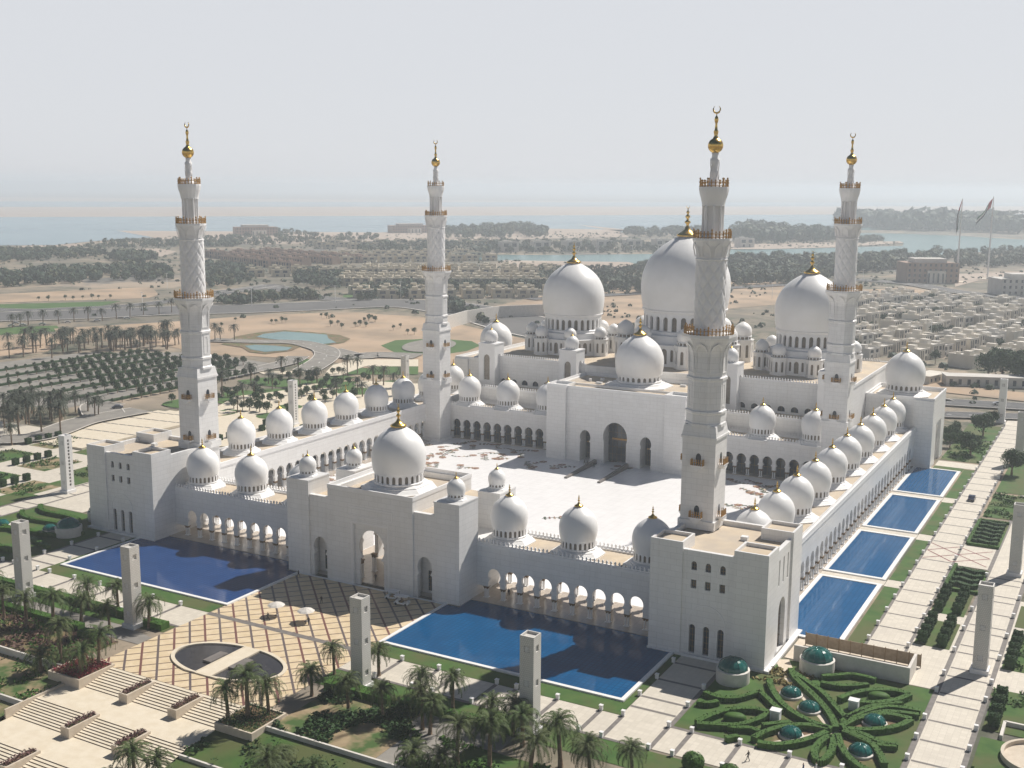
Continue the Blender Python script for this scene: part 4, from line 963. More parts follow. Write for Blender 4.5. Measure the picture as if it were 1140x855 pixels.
# ------------------------------------------------------------------ pools
def pool(label, x0, x1, y0, y1, mat, rim=.85, sides='NESW'):
    t = thing('reflecting_pool', label, 'pool', (0, 0, 0))
    MB().sheet(R4(x0, x1, y0, y1), .18).build('water', mat, t)
    mb = MB()
    if 'S' in sides: mb.box(x0-rim, x1+rim, y0-rim, y0, 0, .34)
    if 'N' in sides: mb.box(x0-rim, x1+rim, y1, y1+rim, 0, .34)
    if 'W' in sides: mb.box(x0-rim, x0, y0, y1, 0, .34)
    if 'E' in sides: mb.box(x1, x1+rim, y0, y1, 0, .34)
    if mb.v: mb.build('rim', 'rim', t)
    return t
pool('deep blue front pool right of the plaza, crossed by a minaret shadow', 20.9, 72.5, -44.2, -15.5, 'pool_f', .8, 'SWE')
pool('indigo front pool left of the plaza below the left arcade', -72.5, -20.9, -44.2, -15.5, 'pool_l', .8, 'SWE')
for i, (a, b) in enumerate(((1.0, 39.2), (44.6, 80.2), (86.2, 122.0), (127.8, 161.5))):
    pool(('nearest of the four side pools, beside the front corner block', 'second side pool from the front corner block, with pool strips before and behind it', 'third side pool from the front corner block', 'farthest side pool, touching the side hall')[i], 87.3, 99.8, a, b, 'pool_s', 1.0, 'SNWE')
MB_ = MB()
sheet('pool_walk', [R4(86.2, 101.0, 40.2, 43.6), R4(86.2, 101.0, 81.2, 85.2), R4(86.2, 101.0, 123.0, 126.8)], .05, 'pave')
sheet('grass', [R4(20.9, 74.8, -49.8, -45.05), R4(-74.8, -20.9, -49.8, -45.05), R4(73.4, 74.8, -45.04, -20.4), R4(-74.8, -73.4, -45.04, -20.4)] +
      [R4(101.3, 104.6, a, b) for a, b in ((1, 39.8), (45.2, 80.4), (86.2, 121.8), (127.6, 167), (178, 214))] + [R4(92, 101.2, 163, 167.8), R4(92.2, 101.2, 178, 214)], .04, 'lawn', 'stuff')

# ------------------------------------------------------------------ bollards
bm_ = MB(); bm_.box(-.28, .28, -.28, .28, 0, .8, 0); bm_.box(-.34, .34, -.34, .34, .8, .98, 0)
b0 = None; BG = 'low white stone bollards along the paths'
spots = []
for s_ in (-1, 1):
    for x in (29.1, 37.5, 41.7, 50.1, 54.2, 62.6, 71.1, 75.3, 83.7, 87.8, 96.1, 104.3, 112.6, 120.4):
        spots += [(s_*x, -49.7), (s_*x, -58.7)]
    for y in (-41.0, -32.8, -24.4): spots += [(s_*74.7, y), (s_*83.8, y)]
for y in (-41.1, -33.1, -25, -12.6, -4.2, 8.4, 21, 33.6, 46, 58.8): spots += [(120.9, y), (129.2, y)]
for y in range(6, 250, 9): spots += [(104.9, y), (112.6, y)]
for x, y in spots:
    lab = 'low white square bollard at the edge of a cream path'
    if b0 is None: b0 = tag(bm_.build('bollard', 'trim', None, (x, y, .02)), lab, 'bollard', BG)
    else: o = b0.copy(); COL.objects.link(o); o.location = (x, y, .02)

# ------------------------------------------------------------------ lighting pillars
def pillar(label, x, y, z=0., h=17.4, slots=False):
    t = thing('light_pillar', label, 'pillar', (x, y, z), group=None); w = 1.3
    mb = MB(); sq = lambda c, z_, d: rect(c-d, c+d, z_-d, z_+d)
    for q in range(4):
        ca, sa = math.cos(q*PI/2), math.sin(q*PI/2)
        f = lambda u, v, ww, ca=ca, sa=sa: (ca*u + sa*(w-ww), sa*u - ca*(w-ww), v)
        wid = w if q % 2 == 0 else w-.21
        if q % 2: hs = [rect(-.32, .32, 2.2+1.02*k, 2.2+1.02*k+.66) for k in range(14)] if slots else [rect(-.5, .5, zz, zz+1.1) for zz in (2.6, 8.6, 14.6)]
        else: hs = [rect(-.5, .5, zz, zz+1.1) for zz in (2.6, 8.6, 14.6)]
        mb.plate([rect(-wid, wid, 0, h)] + hs, f, .2)
    mb.box(-w+.2, w-.2, -w+.2, w-.2, h-.6, h-.45)
    mb.build('shaft', 'trim' if slots else 'pillar', t)
    k_ = .32 if slots else .235
    c = MB().box(-w+k_, w-k_, -w+k_, w-k_, .1, h-.62); c.build('core', 'band' if slots else 'pillar', t)
    gm = MB()
    for q in (0, 2):
        s_ = -1 if q == 0 else 1
        for zz in (2.6, 8.6, 14.6):
            for k in range(1, 4):
                gm.box(-.5+.25*k-.05, -.5+.25*k+.05, s_*w-.06-(.06 if s_ > 0 else -.06), s_*w+.06-(.06 if s_ > 0 else -.06), zz, zz+1.1)
                gm.box(-.5, .5, s_*w-.05-(.06 if s_ > 0 else -.06), s_*w+.05-(.06 if s_ > 0 else -.06), zz+.275*k-.05, zz+.275*k+.05)
    gm.build('grille', 'trim', t)
    MB().box(-w-.35, w+.35, -w-.35, w+.35, 0, .9).build('plinth', 'trim', t)
    return t
for lab, x, y in (('white square pillar among palms in front of the right pool', 64.2, -63.2), ('white square pillar at the near right corner of the plaza, palms at its foot', 29.4, -63.2),
                  ('white square pillar at the near left corner of the plaza, before the indigo pool', -28.6, -63.3), ('white square pillar at the left edge of the photo before the glass domed garden', -62.3, -63.3),
                  ('white square pillar on the paved avenue nearest the glass domed garden', 126.6, .8), ('white square pillar at the right edge beside the clipped parterre', 126.5, 63.6),
                  ('white square pillar with a ladder of dark slots, left of the front left corner block', -125.6, .8), ('white slotted pillar behind the left row of domes', -131, 109.5),
                  ('short-looking white pillar far behind the left domes near the back left minaret', -130.6, 183.6), ('white slotted pillar at the far end of the right avenue by the road', 102.9, 255), ('white pillar on the right avenue by a dark round tree', 115.8, 186)):
    pillar(lab, x, y, slots=('slot' in lab and 'avenue near' not in lab))

# ------------------------------------------------------------------ steps down from the plaza, landings, planters
mb = MB(); X0, X1 = -20.4, 16.6
def flight(y0, z0, n, rise, tread):
    for k in range(n):
        za = z0-rise*k; ya = y0-tread*k
        mb.add([(X0,ya-tread,za),(X1,ya-tread,za),(X1,ya,za),(X0,ya,za)], [(0,1,2,3)], 0)
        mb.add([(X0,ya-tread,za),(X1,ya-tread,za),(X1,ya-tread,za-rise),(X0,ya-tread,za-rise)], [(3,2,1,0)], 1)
n_ = 9
flight(-79.6, -.02, n_, .15, .72); z1 = -.02-.15*n_; mb.sheet(R4(X0, X1, -93.0, -79.6-.72*n_), z1)
flight(-93.0, z1, n_, .15, .62); z2 = z1-.15*n_; mb.sheet(R4(X0, X1, -105.4, -93.0-.62*n_), z2)
flight(-105.4, z2, n_, .15, .66); z3 = z2-.15*n_; mb.sheet(R4(X0, X1, -125, -105.4-.66*n_), z3)
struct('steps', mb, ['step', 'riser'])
def shrub_mb(x0, x1, y0, y1, z, h, n, seed):
    r = random.Random(seed); mb = MB()
    for i in range(n):
        c = Vector((r.uniform(x0, x1), r.uniform(y0, y1), z + h*r.random()**.7))
        s = r.uniform(.10, .24); d = Vector((r.gauss(0,1), r.gauss(0,1), r.gauss(.6,1))).normalized(); e = d.orthogonal().normalized(); g = d.cross(e)
        e2 = e*math.cos(1)+g*math.sin(1); g2 = d.cross(e2)
        mb.add([tuple(c+e2*s), tuple(c+g2*s*.6), tuple(c-e2*s), tuple(c-g2*s*.6)], [(0,1,2,3)])
    return mb
def planter(label, x0, x1, y0, y1, zb, zt, fill, dens=26):
    t = thing('planter', label, 'planter', (0, 0, 0)); mb = MB(); w = .35
    for a in ((x0, x1, y0, y0+w), (x0, x1, y1-w, y1), (x0, x0+w, y0+w, y1-w), (x1-w, x1, y0+w, y1-w)): mb.box(*a, zb, zt)
    mb.build('planter_wall', 'stone', t)
    MB().box(x0+w, x1-w, y0+w, y1-w, zb, zt-.25).build('soil', 'mulch', t)
    shrub_mb(x0+w, x1-w, y0+w, y1-w, zt-.25, .8, int((x1-x0)*(y1-y0)*dens), int(x0*7+y0)).build('shrub', fill, t)
    return t
planter('large square planter of crimson groundcover with three palms at the left end of the steps', -24.9, -16.5, -87.4, -79.0, -2.2, .45, 'red_bush', 30)
planter('large square planter with three palms at the right end of the upper steps', 16.7, 25.0, -87.4, -78.6, -2.2, .45, 'hedge_dark', 16)
for i, (x, y, zb, zt, f) in enumerate(((-5.3, -84, -1.4, .35, 'purple_bush'), (6.7, -84, -1.4, .35, 'purple_bush'), (-5.8, -96.2, -2.8, -.9, 'purple_bush'), (6.7, -96.4, -2.8, -.9, 'purple_bush'), (-5.9, -108.4, -4.2, -2.2, 'purple_bush'))):
    planter(('narrow planter of mauve shrubs on the upper steps, left one', 'narrow planter of mauve shrubs on the upper steps, nearer the square palm planter', 'narrow planter of mauve shrubs on the middle steps, left one', 'narrow planter on the middle steps half hidden by a palm crown', 'narrow planter of mauve shrubs on the lowest steps at the bottom edge')[i], x-1.05, x+1.05, y-3.3, y+3.3, zb, zt, f)
def wall(label, pts, zb, zt, th, mat, name='garden_wall', cat='wall'):
    mb = MB()
    for a, b in zip(pts[:-1], pts[1:]): mb.prism(strip(a, b, th), zb, zt)
    return tag(mb.build(name, mat), label, cat)
wall('pale garden wall running from the crimson planter to the left edge', [(-60, -84.1), (-24.92, -84.1)], -2.5, .35, .4, 'kerb')
wall('pale lower garden wall left of the middle steps', [(-60, -96.2), (-20.6, -96.2)], -4, -1.0, .4, 'kerb')
wall('sloping cream side wall on the left of the middle steps', [(-20.55, -100), (-20.55, -87.5)], -4.2, -.95, .35, 'stone')
wall('pale garden wall running through the dark palm garden at the bottom', [(25.02, -83.75), (75, -83.75)], -2.5, .3, .4, 'kerb')
wall('pale low wall at the bottom right of the steps', [(16.75, -95.5), (34, -95.5)], -5, -1.6, .4, 'kerb')
sheet('left_garden_bed', [R4(-90, -24.92, -83.9, -70.5)], .0, 'mulch')
sheet('left_garden_drive', [[(-100,-69.5),(-20.7,-69.5),(-20.7,-65.8),(-29.8,-64.0),(-100,-64.5)]], .015, 'parking')
sheet('left_garden_lawn', [[(-100,-64.4),(-29.8,-63.9),(-21,-62.5),(-21,-59.2),(-100,-59.2)]], .01, 'lawn')
sheet('right_garden_bed', [R4(25.2, 47, -83.5, -66)], .0, 'rough_bed'); sheet('right_garden_lawn', [R4(20.7, 130, -65.9, -59.2), R4(58, 130, -83.5, -72.0)], .01, 'lawn', 'stuff')
sheet('right_garden_drive', [R4(45, 63, -71.9, -66.0), R4(47.05, 57.95, -83.5, -72)], .012, 'parking')
mb = MB()
for (x0, x1, y0, y1, za_, zb_, m) in ((-70, -20.75, -96.0, -84.3, -1.0, -1.6, 0), (-70, -20.75, -118, -96.4, -2.0, -3.4, 0), (16.8, 84, -95.3, -83.95, -.5, -1.9, 1), (16.8, 84, -125, -95.7, -2.2, -4.0, 1)):
    mb.add([(x0, y0, zb_), (x1, y0, zb_), (x1, y1, za_), (x0, y1, za_)], [(0,1,2,3)], m)
struct('sloping_garden', mb, ['rough_bed', 'lawn'])

# ------------------------------------------------------------------ fountain basin in the plaza
t = thing('fountain', 'round sunken fountain of two dark half basins split by a cream walk, in the plaza', 'fountain', (.8, -67, 0))
for s_ in (1, -1):
    A, Bq = 12.3, 6.7
    th0 = math.acos(2.0/A)
    P = [(s_*A*math.cos(-th0+2*th0*i/32), Bq*math.sin(-th0+2*th0*i/32)) for i in range(33)]
    MB().sheet(P if s_ > 0 else P[::-1], .07).build('basin', 'basin', t)
    k = MB(); Q = [(s_*1.75, -Bq-.3)] + [(s_*(A+.75)*math.cos(-th0+2*th0*i/32), (Bq+.75)*math.sin(-th0+2*th0*i/32)) for i in range(2, 31)] + [(s_*1.75, Bq+.3)]
    k.plate([Q, P[::-1]], lambda u, v, w: (u, v, .35-w), .3); k.build('basin_kerb', 'step', t)
    MB().box(s_*3.2-1.0, s_*3.2+1.0, -2.4, 2.4, .07, .5).build('spout_block', 'band', t)
MB().box(-1.74, 1.74, -7.0, 7.0, .04, .28).build('cross_walk', 'step', t)

# ------------------------------------------------------------------ hedge strips and clipped shrubs
def hedge_mb(pts, w, h, seed, z=0.):
    """clipped hedge along a line: solid core dressed with leaf faces"""
    r = random.Random(seed); mb = MB()
    for a, b in zip(pts[:-1], pts[1:]):
        d = Vector((b[0]-a[0], b[1]-a[1])); L = d.length
        if L < .01: continue
        e = strip(a, b, w*.97); mb.prism(e, z, z+h*.97)
        u = d/L; n_ = Vector((-u.y, u.x))
        for i in range(int(L*(w+2*h)*9)):
            q = r.random()*(w+2*h); s = r.random()*L
            if q < h: off, zz = -w/2, q
            elif q < h+w: off, zz = q-h-w/2, h
            else: off, zz = w/2, q-h-w
            c = Vector((a[0]+u.x*s+n_.x*off, a[1]+u.y*s+n_.y*off, z+zz*.98))+Vector((r.gauss(0,.03), r.gauss(0,.03), r.gauss(0,.03)))
            sz = r.uniform(.09, .19); dd = Vector((r.gauss(0,1), r.gauss(0,1), r.gauss(.5,1))).normalized(); e1 = dd.orthogonal().normalized(); g1 = dd.cross(e1)
            mb.add([tuple(c+e1*sz), tuple(c+g1*sz*.7), tuple(c-e1*sz), tuple(c-g1*sz*.7)], [(0,1,2,3)])
    return mb
def hedge(label, pts, w=1.2, h=1.1, mat='hedge', z=0., group=None):
    return tag(hedge_mb(pts, w, h, int(abs(pts[0][0]*13+pts[0][1]*7))+len(pts), z).build('hedge', mat), label, 'hedge', group)
def bez(p0, p1, p2, p3, n=14):
    return [tuple((1-t)**3*p0[k]+3*(1-t)**2*t*p1[k]+3*(1-t)*t*t*p2[k]+t**3*p3[k] for k in (0, 1)) for t in [i/n for i in range(n+1)]]
# parterre garden of swirling hedges with green glass domes (right, and its twin on the left)
sheet('parterre_lawn', [R4(84.3, 120.4, -49.0, -12.2), R4(-120.4, -84.3, -49.0, -12.2)], .015, 'lawn')
PC = (108.7, -37.0)
def spl(P, n=5):
    P = [Vector(p) for p in P]; Q = []
    for i in range(len(P)-1):
        p0, p1, p2, p3 = P[max(i-1, 0)], P[i], P[i+1], P[min(i+2, len(P)-1)]
        for k in range(n):
            t = k/n; Q.append(tuple(.5*((2*p1)+(p2-p0)*t+(2*p0-5*p1+4*p2-p3)*t*t+(3*p1-3*p2+p3-p0)*t**3)))
    return Q + [tuple(P[-1])]
bedpolys = []
for lab, lines_ in PARTERRE.items():
    t = thing('leaf_hedge', lab, 'hedge', (0, 0, 0)); pr_ = [spl(l) for l in lines_]
    for q_, l in enumerate(pr_): hedge_mb(l, 1.15, 1.05, len(lab)+q_*3).build('clipped_hedge', 'hedge', t)
    if 'oval' in lab:
        c = sum((Vector(p) for l in pr_ for p in l), Vector((0, 0)))/sum(len(l) for l in pr_)
        ob = MB().lathe([(1.9, 0), (1.98, .5), (1.85, 1.0), (1.4, 1.3), (.7, 1.42), (0, 1.45)], 24).build('oval_bush', 'hedge', t, (c.x, c.y, 0), .35); ob.scale = (1, .62, 1)
    if len(pr_) == 2: bedpolys.append(pr_[0] + pr_[1][::-1])
for lab, l in RAYS.items(): hedge(lab, spl(l), 1.0, 1.0)
sheet('parterre_soil', bedpolys[:4], .03, 'mulch')
sheet('parterre_gravel', [strip(PC, (96, -20), 2.2), strip((96, -20), (92.5, -12.5), 2.6), strip(PC, (99, -48.8), 1.2)], .04, 'stone')
hedge('crossing clipped hedges at the left garden, near row', [(-118, -30), (-86, -38)], 1.2, 1.0); hedge('curving clipped hedge at the left garden behind the edge pillar', bez((-119, -20), (-110, -30), (-100, -18), (-88, -26)), 1.2, 1.0)
for i, pts in enumerate((bez((-120, -44), (-110, -36), (-100, -46), (-90, -44)), bez((-119, -14), (-112, -22), (-104, -14), (-96, -20)), bez((-116, -40), (-108, -28), (-98, -34), (-92, -30)))):
    hedge(('wavy hedge of the left garden nearest the path', 'wavy hedge of the left garden farthest from the path', 'wavy hedge through the middle of the left garden')[i], pts, 1.3, 1.1)
def glass_dome(label, x, y, r, h_base, hd):
    t = thing('glass_dome', label, 'glass dome', (x, y, 0))
    MB().lathe([(r*1.12, 0), (r*1.12, h_base), (r*1.02, h_base+.12), (r*.98, h_base+.12), (r*.98, .1)], 40, smooth=False).build('base_ring', 'kerb', t)
    MB().lathe([(r*math.cos(PI/2*i/9), h_base+hd*math.sin(PI/2*i/9)) for i in range(10)], 16, smooth=False).build('glass_shell', 'teal_glass', t)
    rb = MB()
    for k_ in range(8):
        a = k_*PI/4; rb.tube([(1.01*r*math.cos(a)*math.cos(PI/2*i/9), 1.01*r*math.sin(a)*math.cos(PI/2*i/9), h_base+1.01*hd*math.sin(PI/2*i/9)) for i in range(10)], .05, 4)
    rb.build('ribs', 'teal_glass', t)
for lab, x, y, r, hb, hd in (('large green glass dome on a drum at the foot of the front right corner block', 87.2, -26.6, 2.75, 2.4, 2.2), ('large green glass dome on a drum by the white screen wall', 99.6, -14.2, 2.9, 2.4, 2.2),
                             ('small green glass dome nearest the corner block inside the long hedge leaf', 98.4, -27.6, 1.85, .4, 1.4), ('small green glass dome inside the long hedge leaf nearer the hedge star', 102.8, -31.8, 1.85, .4, 1.4),
                             ('small green glass dome in the hedge leaf towards the front path', 102.6, -42.8, 1.85, .4, 1.4), ('small green glass dome in the hedge leaf towards the avenue', 113.8, -31.4, 1.9, .4, 1.4),
                             ('small green glass dome at the near corner of the parterre', 114.0, -43.1, 1.9, .4, 1.4), ('large green glass dome on a drum beside the front left corner block', -91.2, -27.5, 3.0, 2.4, 2.2),
                             ('green glass dome on a drum just behind the front left corner block', -95.4, -13.5, 3.0, 2.4, 2.0), ('small green glass dome in the left garden beside the drum mounted one', -98.5, -27.5, 1.8, .4, 1.4), ('small green glass dome at the left edge of the photo', -113, -31, 1.9, .4, 1.4)):
    glass_dome(lab, x, y, r, hb, hd)
for lab, x, y in (('white cabinet box in the parterre near the front path', 98.6, -38.0), ('white cabinet box in the parterre near the avenue', 109.4, -27.3)):
    t = thing('cabinet', lab, 'cabinet', (x, y, 0)); MB().box(-.8, .8, -.7, .7, 0, 1.7).build('body', 'white', t); MB().box(-.9, .9, -.8, .8, 1.7, 1.85).build('lid', 'trim', t); MB().box(-.6, .6, -.74, -.701, .2, 1.5).build('door', 'kerb', t)

# ------------------------------------------------------------------ white screen wall with sandstone fence at the nearest side pool
t = thing('screen_wall', 'white retaining wall with a sand coloured fence at the nearest side pool', 'wall', (0, 0, 0))
MB().box(94.5, 116, -12.0, -11.5, 0, 3.2).box(115.5, 116, -11.5, -4.6, 0, 3.2).build('white_wall', 'kerb', t)
mb = MB()
for k in range(10): mb.box(94.56+2.2*k+.03, 94.6+2.2*k+2.15, -3.4, -3.3, .3, 2.7)
mb.build('fence_panels', 'fence', t)
mb = MB()
for k in range(11): mb.box(94.55+2.2*k-.06, 94.55+2.2*k+.06, -3.45, -3.25, .0, 2.9)
mb.build('fence_posts', 'bronze', t)
sheet('service_floor', [R4(92.6, 115.4, -11.4, -.6)], .06, 'stone')

# ------------------------------------------------------------------ planting beds beyond the avenue and beside it
def topiary_mesh(w, h, seed):
    r = random.Random(seed); mb = MB(); mb.box(-w*.48, w*.48, -w*.48, w*.48, .15, h*.97)
    for i in range(420):
        f = r.randrange(5); a, b = r.uniform(-.5, .5), r.random()
        if f == 4: c = Vector((r.uniform(-.5, .5)*w, r.uniform(-.5, .5)*w, h))
        else: c = Vector((a*w, -.5*w, .2+b*(h-.2))); c = Matrix.Rotation(f*PI/2, 3, 'Z') @ c
        c += Vector((r.gauss(0,.04), r.gauss(0,.04), r.gauss(0,.04))); sz = r.uniform(.1, .2)
        d = Vector((r.gauss(0,1), r.gauss(0,1), r.gauss(.4,1))).normalized(); e = d.orthogonal().normalized(); g = d.cross(e)
        mb.add([tuple(c+e*sz), tuple(c+g*sz*.7), tuple(c-e*sz), tuple(c-g*sz*.7)], [(0,1,2,3)])
    return mb.mesh('topiary', ['hedge_dark'])
TOP = [topiary_mesh(1.75, 2.2, s_) for s_ in (1, 2)]
beds = [R4(113.2, 120.0, 8.5, 23.8), R4(113.2, 120.0, 28.5, 43.8), R4(113.6, 121, 83, 106), R4(113.6, 121, 46, 63), R4(130, 139, 4, 24), R4(130, 139, -24, -6), R4(130.2, 146, -46, -27), R4(130, 150, 48, 76), R4(130, 150, 84, 110), R4(113.6, 150, 112, 140), R4(113.6, 150, 142, 236), R4(92.4, 104.4, 216, 246), R4(130, 139, 28, 42)]
beds += [R4(-x1, -x0, y0, y1) for (x0, y0), (x1, _), (_, y1), _ in [b for b in beds[:10]]]
sheet('planting_beds', beds, .055, 'lawn', 'stuff')
TG = 'clipped cube bushes in the beds beside the avenue'
for bx in (114.6, 118.4):
    for by in (10.0, 14.0, 18.0, 22.0, 30.0, 34.0, 38.0, 42.0):
        o = link('cube_bush', TOP[int(bx+by) % 2], None, (bx, by, .05)); tag(o, 'dark clipped cube bush in a double row on a lawn bed beside the right avenue', 'bush', TG)
for (x, y) in [(131.4, 5.5+3.6*k) for k in range(5)] + [(131.6, -22+4*k) for k in range(4)]:
    o = link('cube_bush', TOP[0], None, (x, y, .05)); tag(o, 'dark clipped cube bush in a bed right of the slotted avenue pillar', 'bush', 'clipped cube bushes right of the avenue')
for i, (x, y) in enumerate([(-x_, y_) for x_ in (116, 119.5) for y_ in (14, 20, 26, 32, 38, 44)] + [(-140+6*k_, 95) for k_ in range(6)] + [(-140+6*k_, 104) for k_ in range(6)] + [(-136, 60+5*k_) for k_ in range(5)]):
    o = link('cube_bush', TOP[i % 2], None, (x, y, .05)); tag(o, 'dark clipped cube bush in the paved garden left of the mosque', 'bush', 'clipped cube bushes left of the mosque')
k = 0
for (x0, x1, y0, y1) in ((113.6, 121, 83, 106), (113.6, 121, 46, 63), (130, 150, 48, 76), (130, 150, 84, 110)):
    y = y0+2
    while y < y1-1:
        pts = bez((x0+1, y), (x0+(x1-x0)*.35, y+3.2), (x0+(x1-x0)*.6, y-2.6), (x1-1, y+1.2))
        hedge('wavy dark hedge in the clipped parterre beside the right avenue', pts, 1.3, 1.0, 'hedge_dark', .05, 'wavy hedges of the parterres along the right avenue'); y += 3.7; k += 1
for i, pts in enumerate(([(113.5, 44.7), (120.8, 44.7)], [(113.5, 45), (113.5, 63.4)], [(113.5, 82.6), (121, 82.6)], [(113.5, 83), (113.5, 106.4)], [(113.5, 107), (121, 107)])):
    hedge(('low border hedge, near edge of the nearer parterre', 'low border hedge, avenue side of the nearer parterre', 'low border hedge, near edge of the farther parterre', 'low border hedge, avenue side of the farther parterre', 'low border hedge, far edge of the farther parterre')[i], pts, .8, .7, 'hedge', .05)
# round terrace at the right bottom edge
t = thing('round_terrace', 'round cream terrace with a curved parapet at the bottom right edge', 'terrace', (139.9, -31.5, 0))
MB().lathe([(6.2, 0), (6.2, 1.0), (5.7, 1.0), (5.7, .3)], 48, smooth=False).build('parapet', 'stone', t); MB().lathe([(5.69, 0), (5.69, .28)], 48, smooth=False).build('floor', 'step', t)
wall('low cream kerb wall round the lawn beside the round terrace', [(133.2, -26.5), (133.2, -20.5), (146, -20.5)], 0, .8, .5, 'kerb')
# front hedges
for i, (pts, w) in enumerate((([(-100, -60.2), (-31, -60.2)], 1.6), ([(-100, -70.2), (-36, -70.2)], 1.8), ([(-27, -61.2), (-21.8, -61.2)], 2.4), ([(-34, -72), (-29.5, -71.4)], 2.4), ([(24, -66), (38, -66)], 2.6), ([(40, -65.4), (62, -65)], 1.6))):
    hedge(('long hedge between the left front path and the drive', 'long hedge along the near side of the left drive', 'short thick hedge at the foot of the near left plaza pillar', 'short thick hedge by the crimson planter', 'dark hedge beneath the palms at the right of the plaza', 'hedge along the right front lawn below the pool', 'hedge beyond the drive at the bottom of the photo')[i], pts, w, 1.4)
for i, (x, y) in enumerate(((92.3, -61.5), (98.5, -62.4))):
    r = random.Random(i); mb = MB()
    mb.lathe([(.6, 0.2), (1.5, .6), (1.75, 1.4), (1.5, 2.2), (.7, 2.8), (0, 2.95)], 16)
    for q in range(500):
        d = Vector((r.gauss(0,1), r.gauss(0,1), r.gauss(0,1))).normalized(); c = Vector((d.x*1.8, d.y*1.8, 1.5+d.z*1.55)); e = d.orthogonal().normalized(); g_ = d.cross(e); sz = r.uniform(.12, .26); tl = Vector((r.gauss(0,.3), r.gauss(0,.3), r.gauss(0,.3))); e = (e+tl).normalized()
        mb.add([tuple(c+e*sz), tuple(c+g_*sz), tuple(c-e*sz), tuple(c-g_*sz)], [(0,1,2,3)])
    tag(mb.build('ball_bush', 'hedge', None, (x, y, 0)), ('round clipped ball bush at the front path, left of the other', 'round clipped ball bush at the front path nearer the walking person')[i], 'bush')

# undergrowth on the shaded beds and flower patches: loose low leaves
ur = random.Random(21)
def ground_cover(name, x0, x1, y0, y1, z, n, mat, patch=.12, h=.5, thr=0.):
    mb = MB(); c_ = 0
    for i in range(n*3):
        x, y = ur.uniform(x0, x1), ur.uniform(y0, y1)
        if mnoise.noise(Vector((x*patch, y*patch, 3.1))) < thr: continue
        c_ += 1
        if c_ > n: break
        p = Vector((x, y, z+h*ur.random()**1.5)); dd = Vector((ur.gauss(0,1), ur.gauss(0,1), ur.gauss(1.2,1))).normalized(); e = dd.orthogonal().normalized(); g = dd.cross(e); s = ur.uniform(.18, .45)
        mb.add([tuple(p+e*s), tuple(p+g*s*.7), tuple(p-e*s), tuple(p-g*s*.7)], [(0,1,2,3)])
    struct(name, mb, mat, 'stuff')
ground_cover('ground_cover', 25.4, 47, -83.4, -66, 0, 4200, 'hedge_dark', .16, .9, -.02)
ground_cover('ground_cover', 47, 84, -83.4, -72, 0, 2600, 'hedge', .16, .6, .02)
ground_cover('ground_cover', -70, -25, -83.8, -70.6, 0, 3600, 'purple_bush', .2, .7, -.1)
ground_cover('ground_cover', -70, -25, -83.8, -70.6, 0, 1500, 'hedge', .3, .8, .12)
ground_cover('ground_cover', -70, -21, -96, -84.4, -1.35, 1800, 'hedge', .22, .5, .05)
ground_cover('ground_cover', 17, 60, -95, -84.2, -1.2, 1500, 'hedge_dark', .2, .5, .08)
ground_cover('ground_cover', 90, 100, -24, -17, .02, 700, 'dry_leaf', .3, .4, -.3)
for x0, x1, y0, y1 in ((130.2, 146, -47, -40), (130, 139, -18, -6), (130, 139, 4, 24), (113.6, 150, 112, 140), (92.4, 104.4, 178, 214)): ground_cover('ground_cover', x0, x1, y0, y1, .06, int((x1-x0)*(y1-y0)*3), 'hedge', .25, .7, .1)
# paved garden with beds left of the mosque
sheet('garden_paving', [R4(-238, -135.2, -70, 58), R4(-165, -135.2, 58, 118)], .0, 'pave')
k = 0
for x0 in (-232, -210, -188, -166, -146):
    for y0 in (-58, -34, -10, 14, 36):
        if x0 < -200 and y0 > 20: continue
        w_, h_ = (18, 15) if k % 3 else (16, 17); k += 1
        sheet('planting_beds', [R4(x0, x0+w_*.75, y0, y0+h_)], .03, 'rough_bed' if k % 4 == 1 else 'lawn', 'stuff')
        ground_cover('ground_cover', x0+1, x0+w_*.75-1, y0+1, y0+h_-1, .05, 420, 'hedge' if k % 2 else 'hedge_dark', .2, .8, 0)
        if k % 2:
            for q in range(4):
                o = link('cube_bush', TOP[q % 2], None, (x0-1.6, y0+1+q*4.2, .02)); tag(o, 'dark clipped cube bush in the paved garden left of the mosque', 'bush', 'clipped cube bushes left of the mosque')
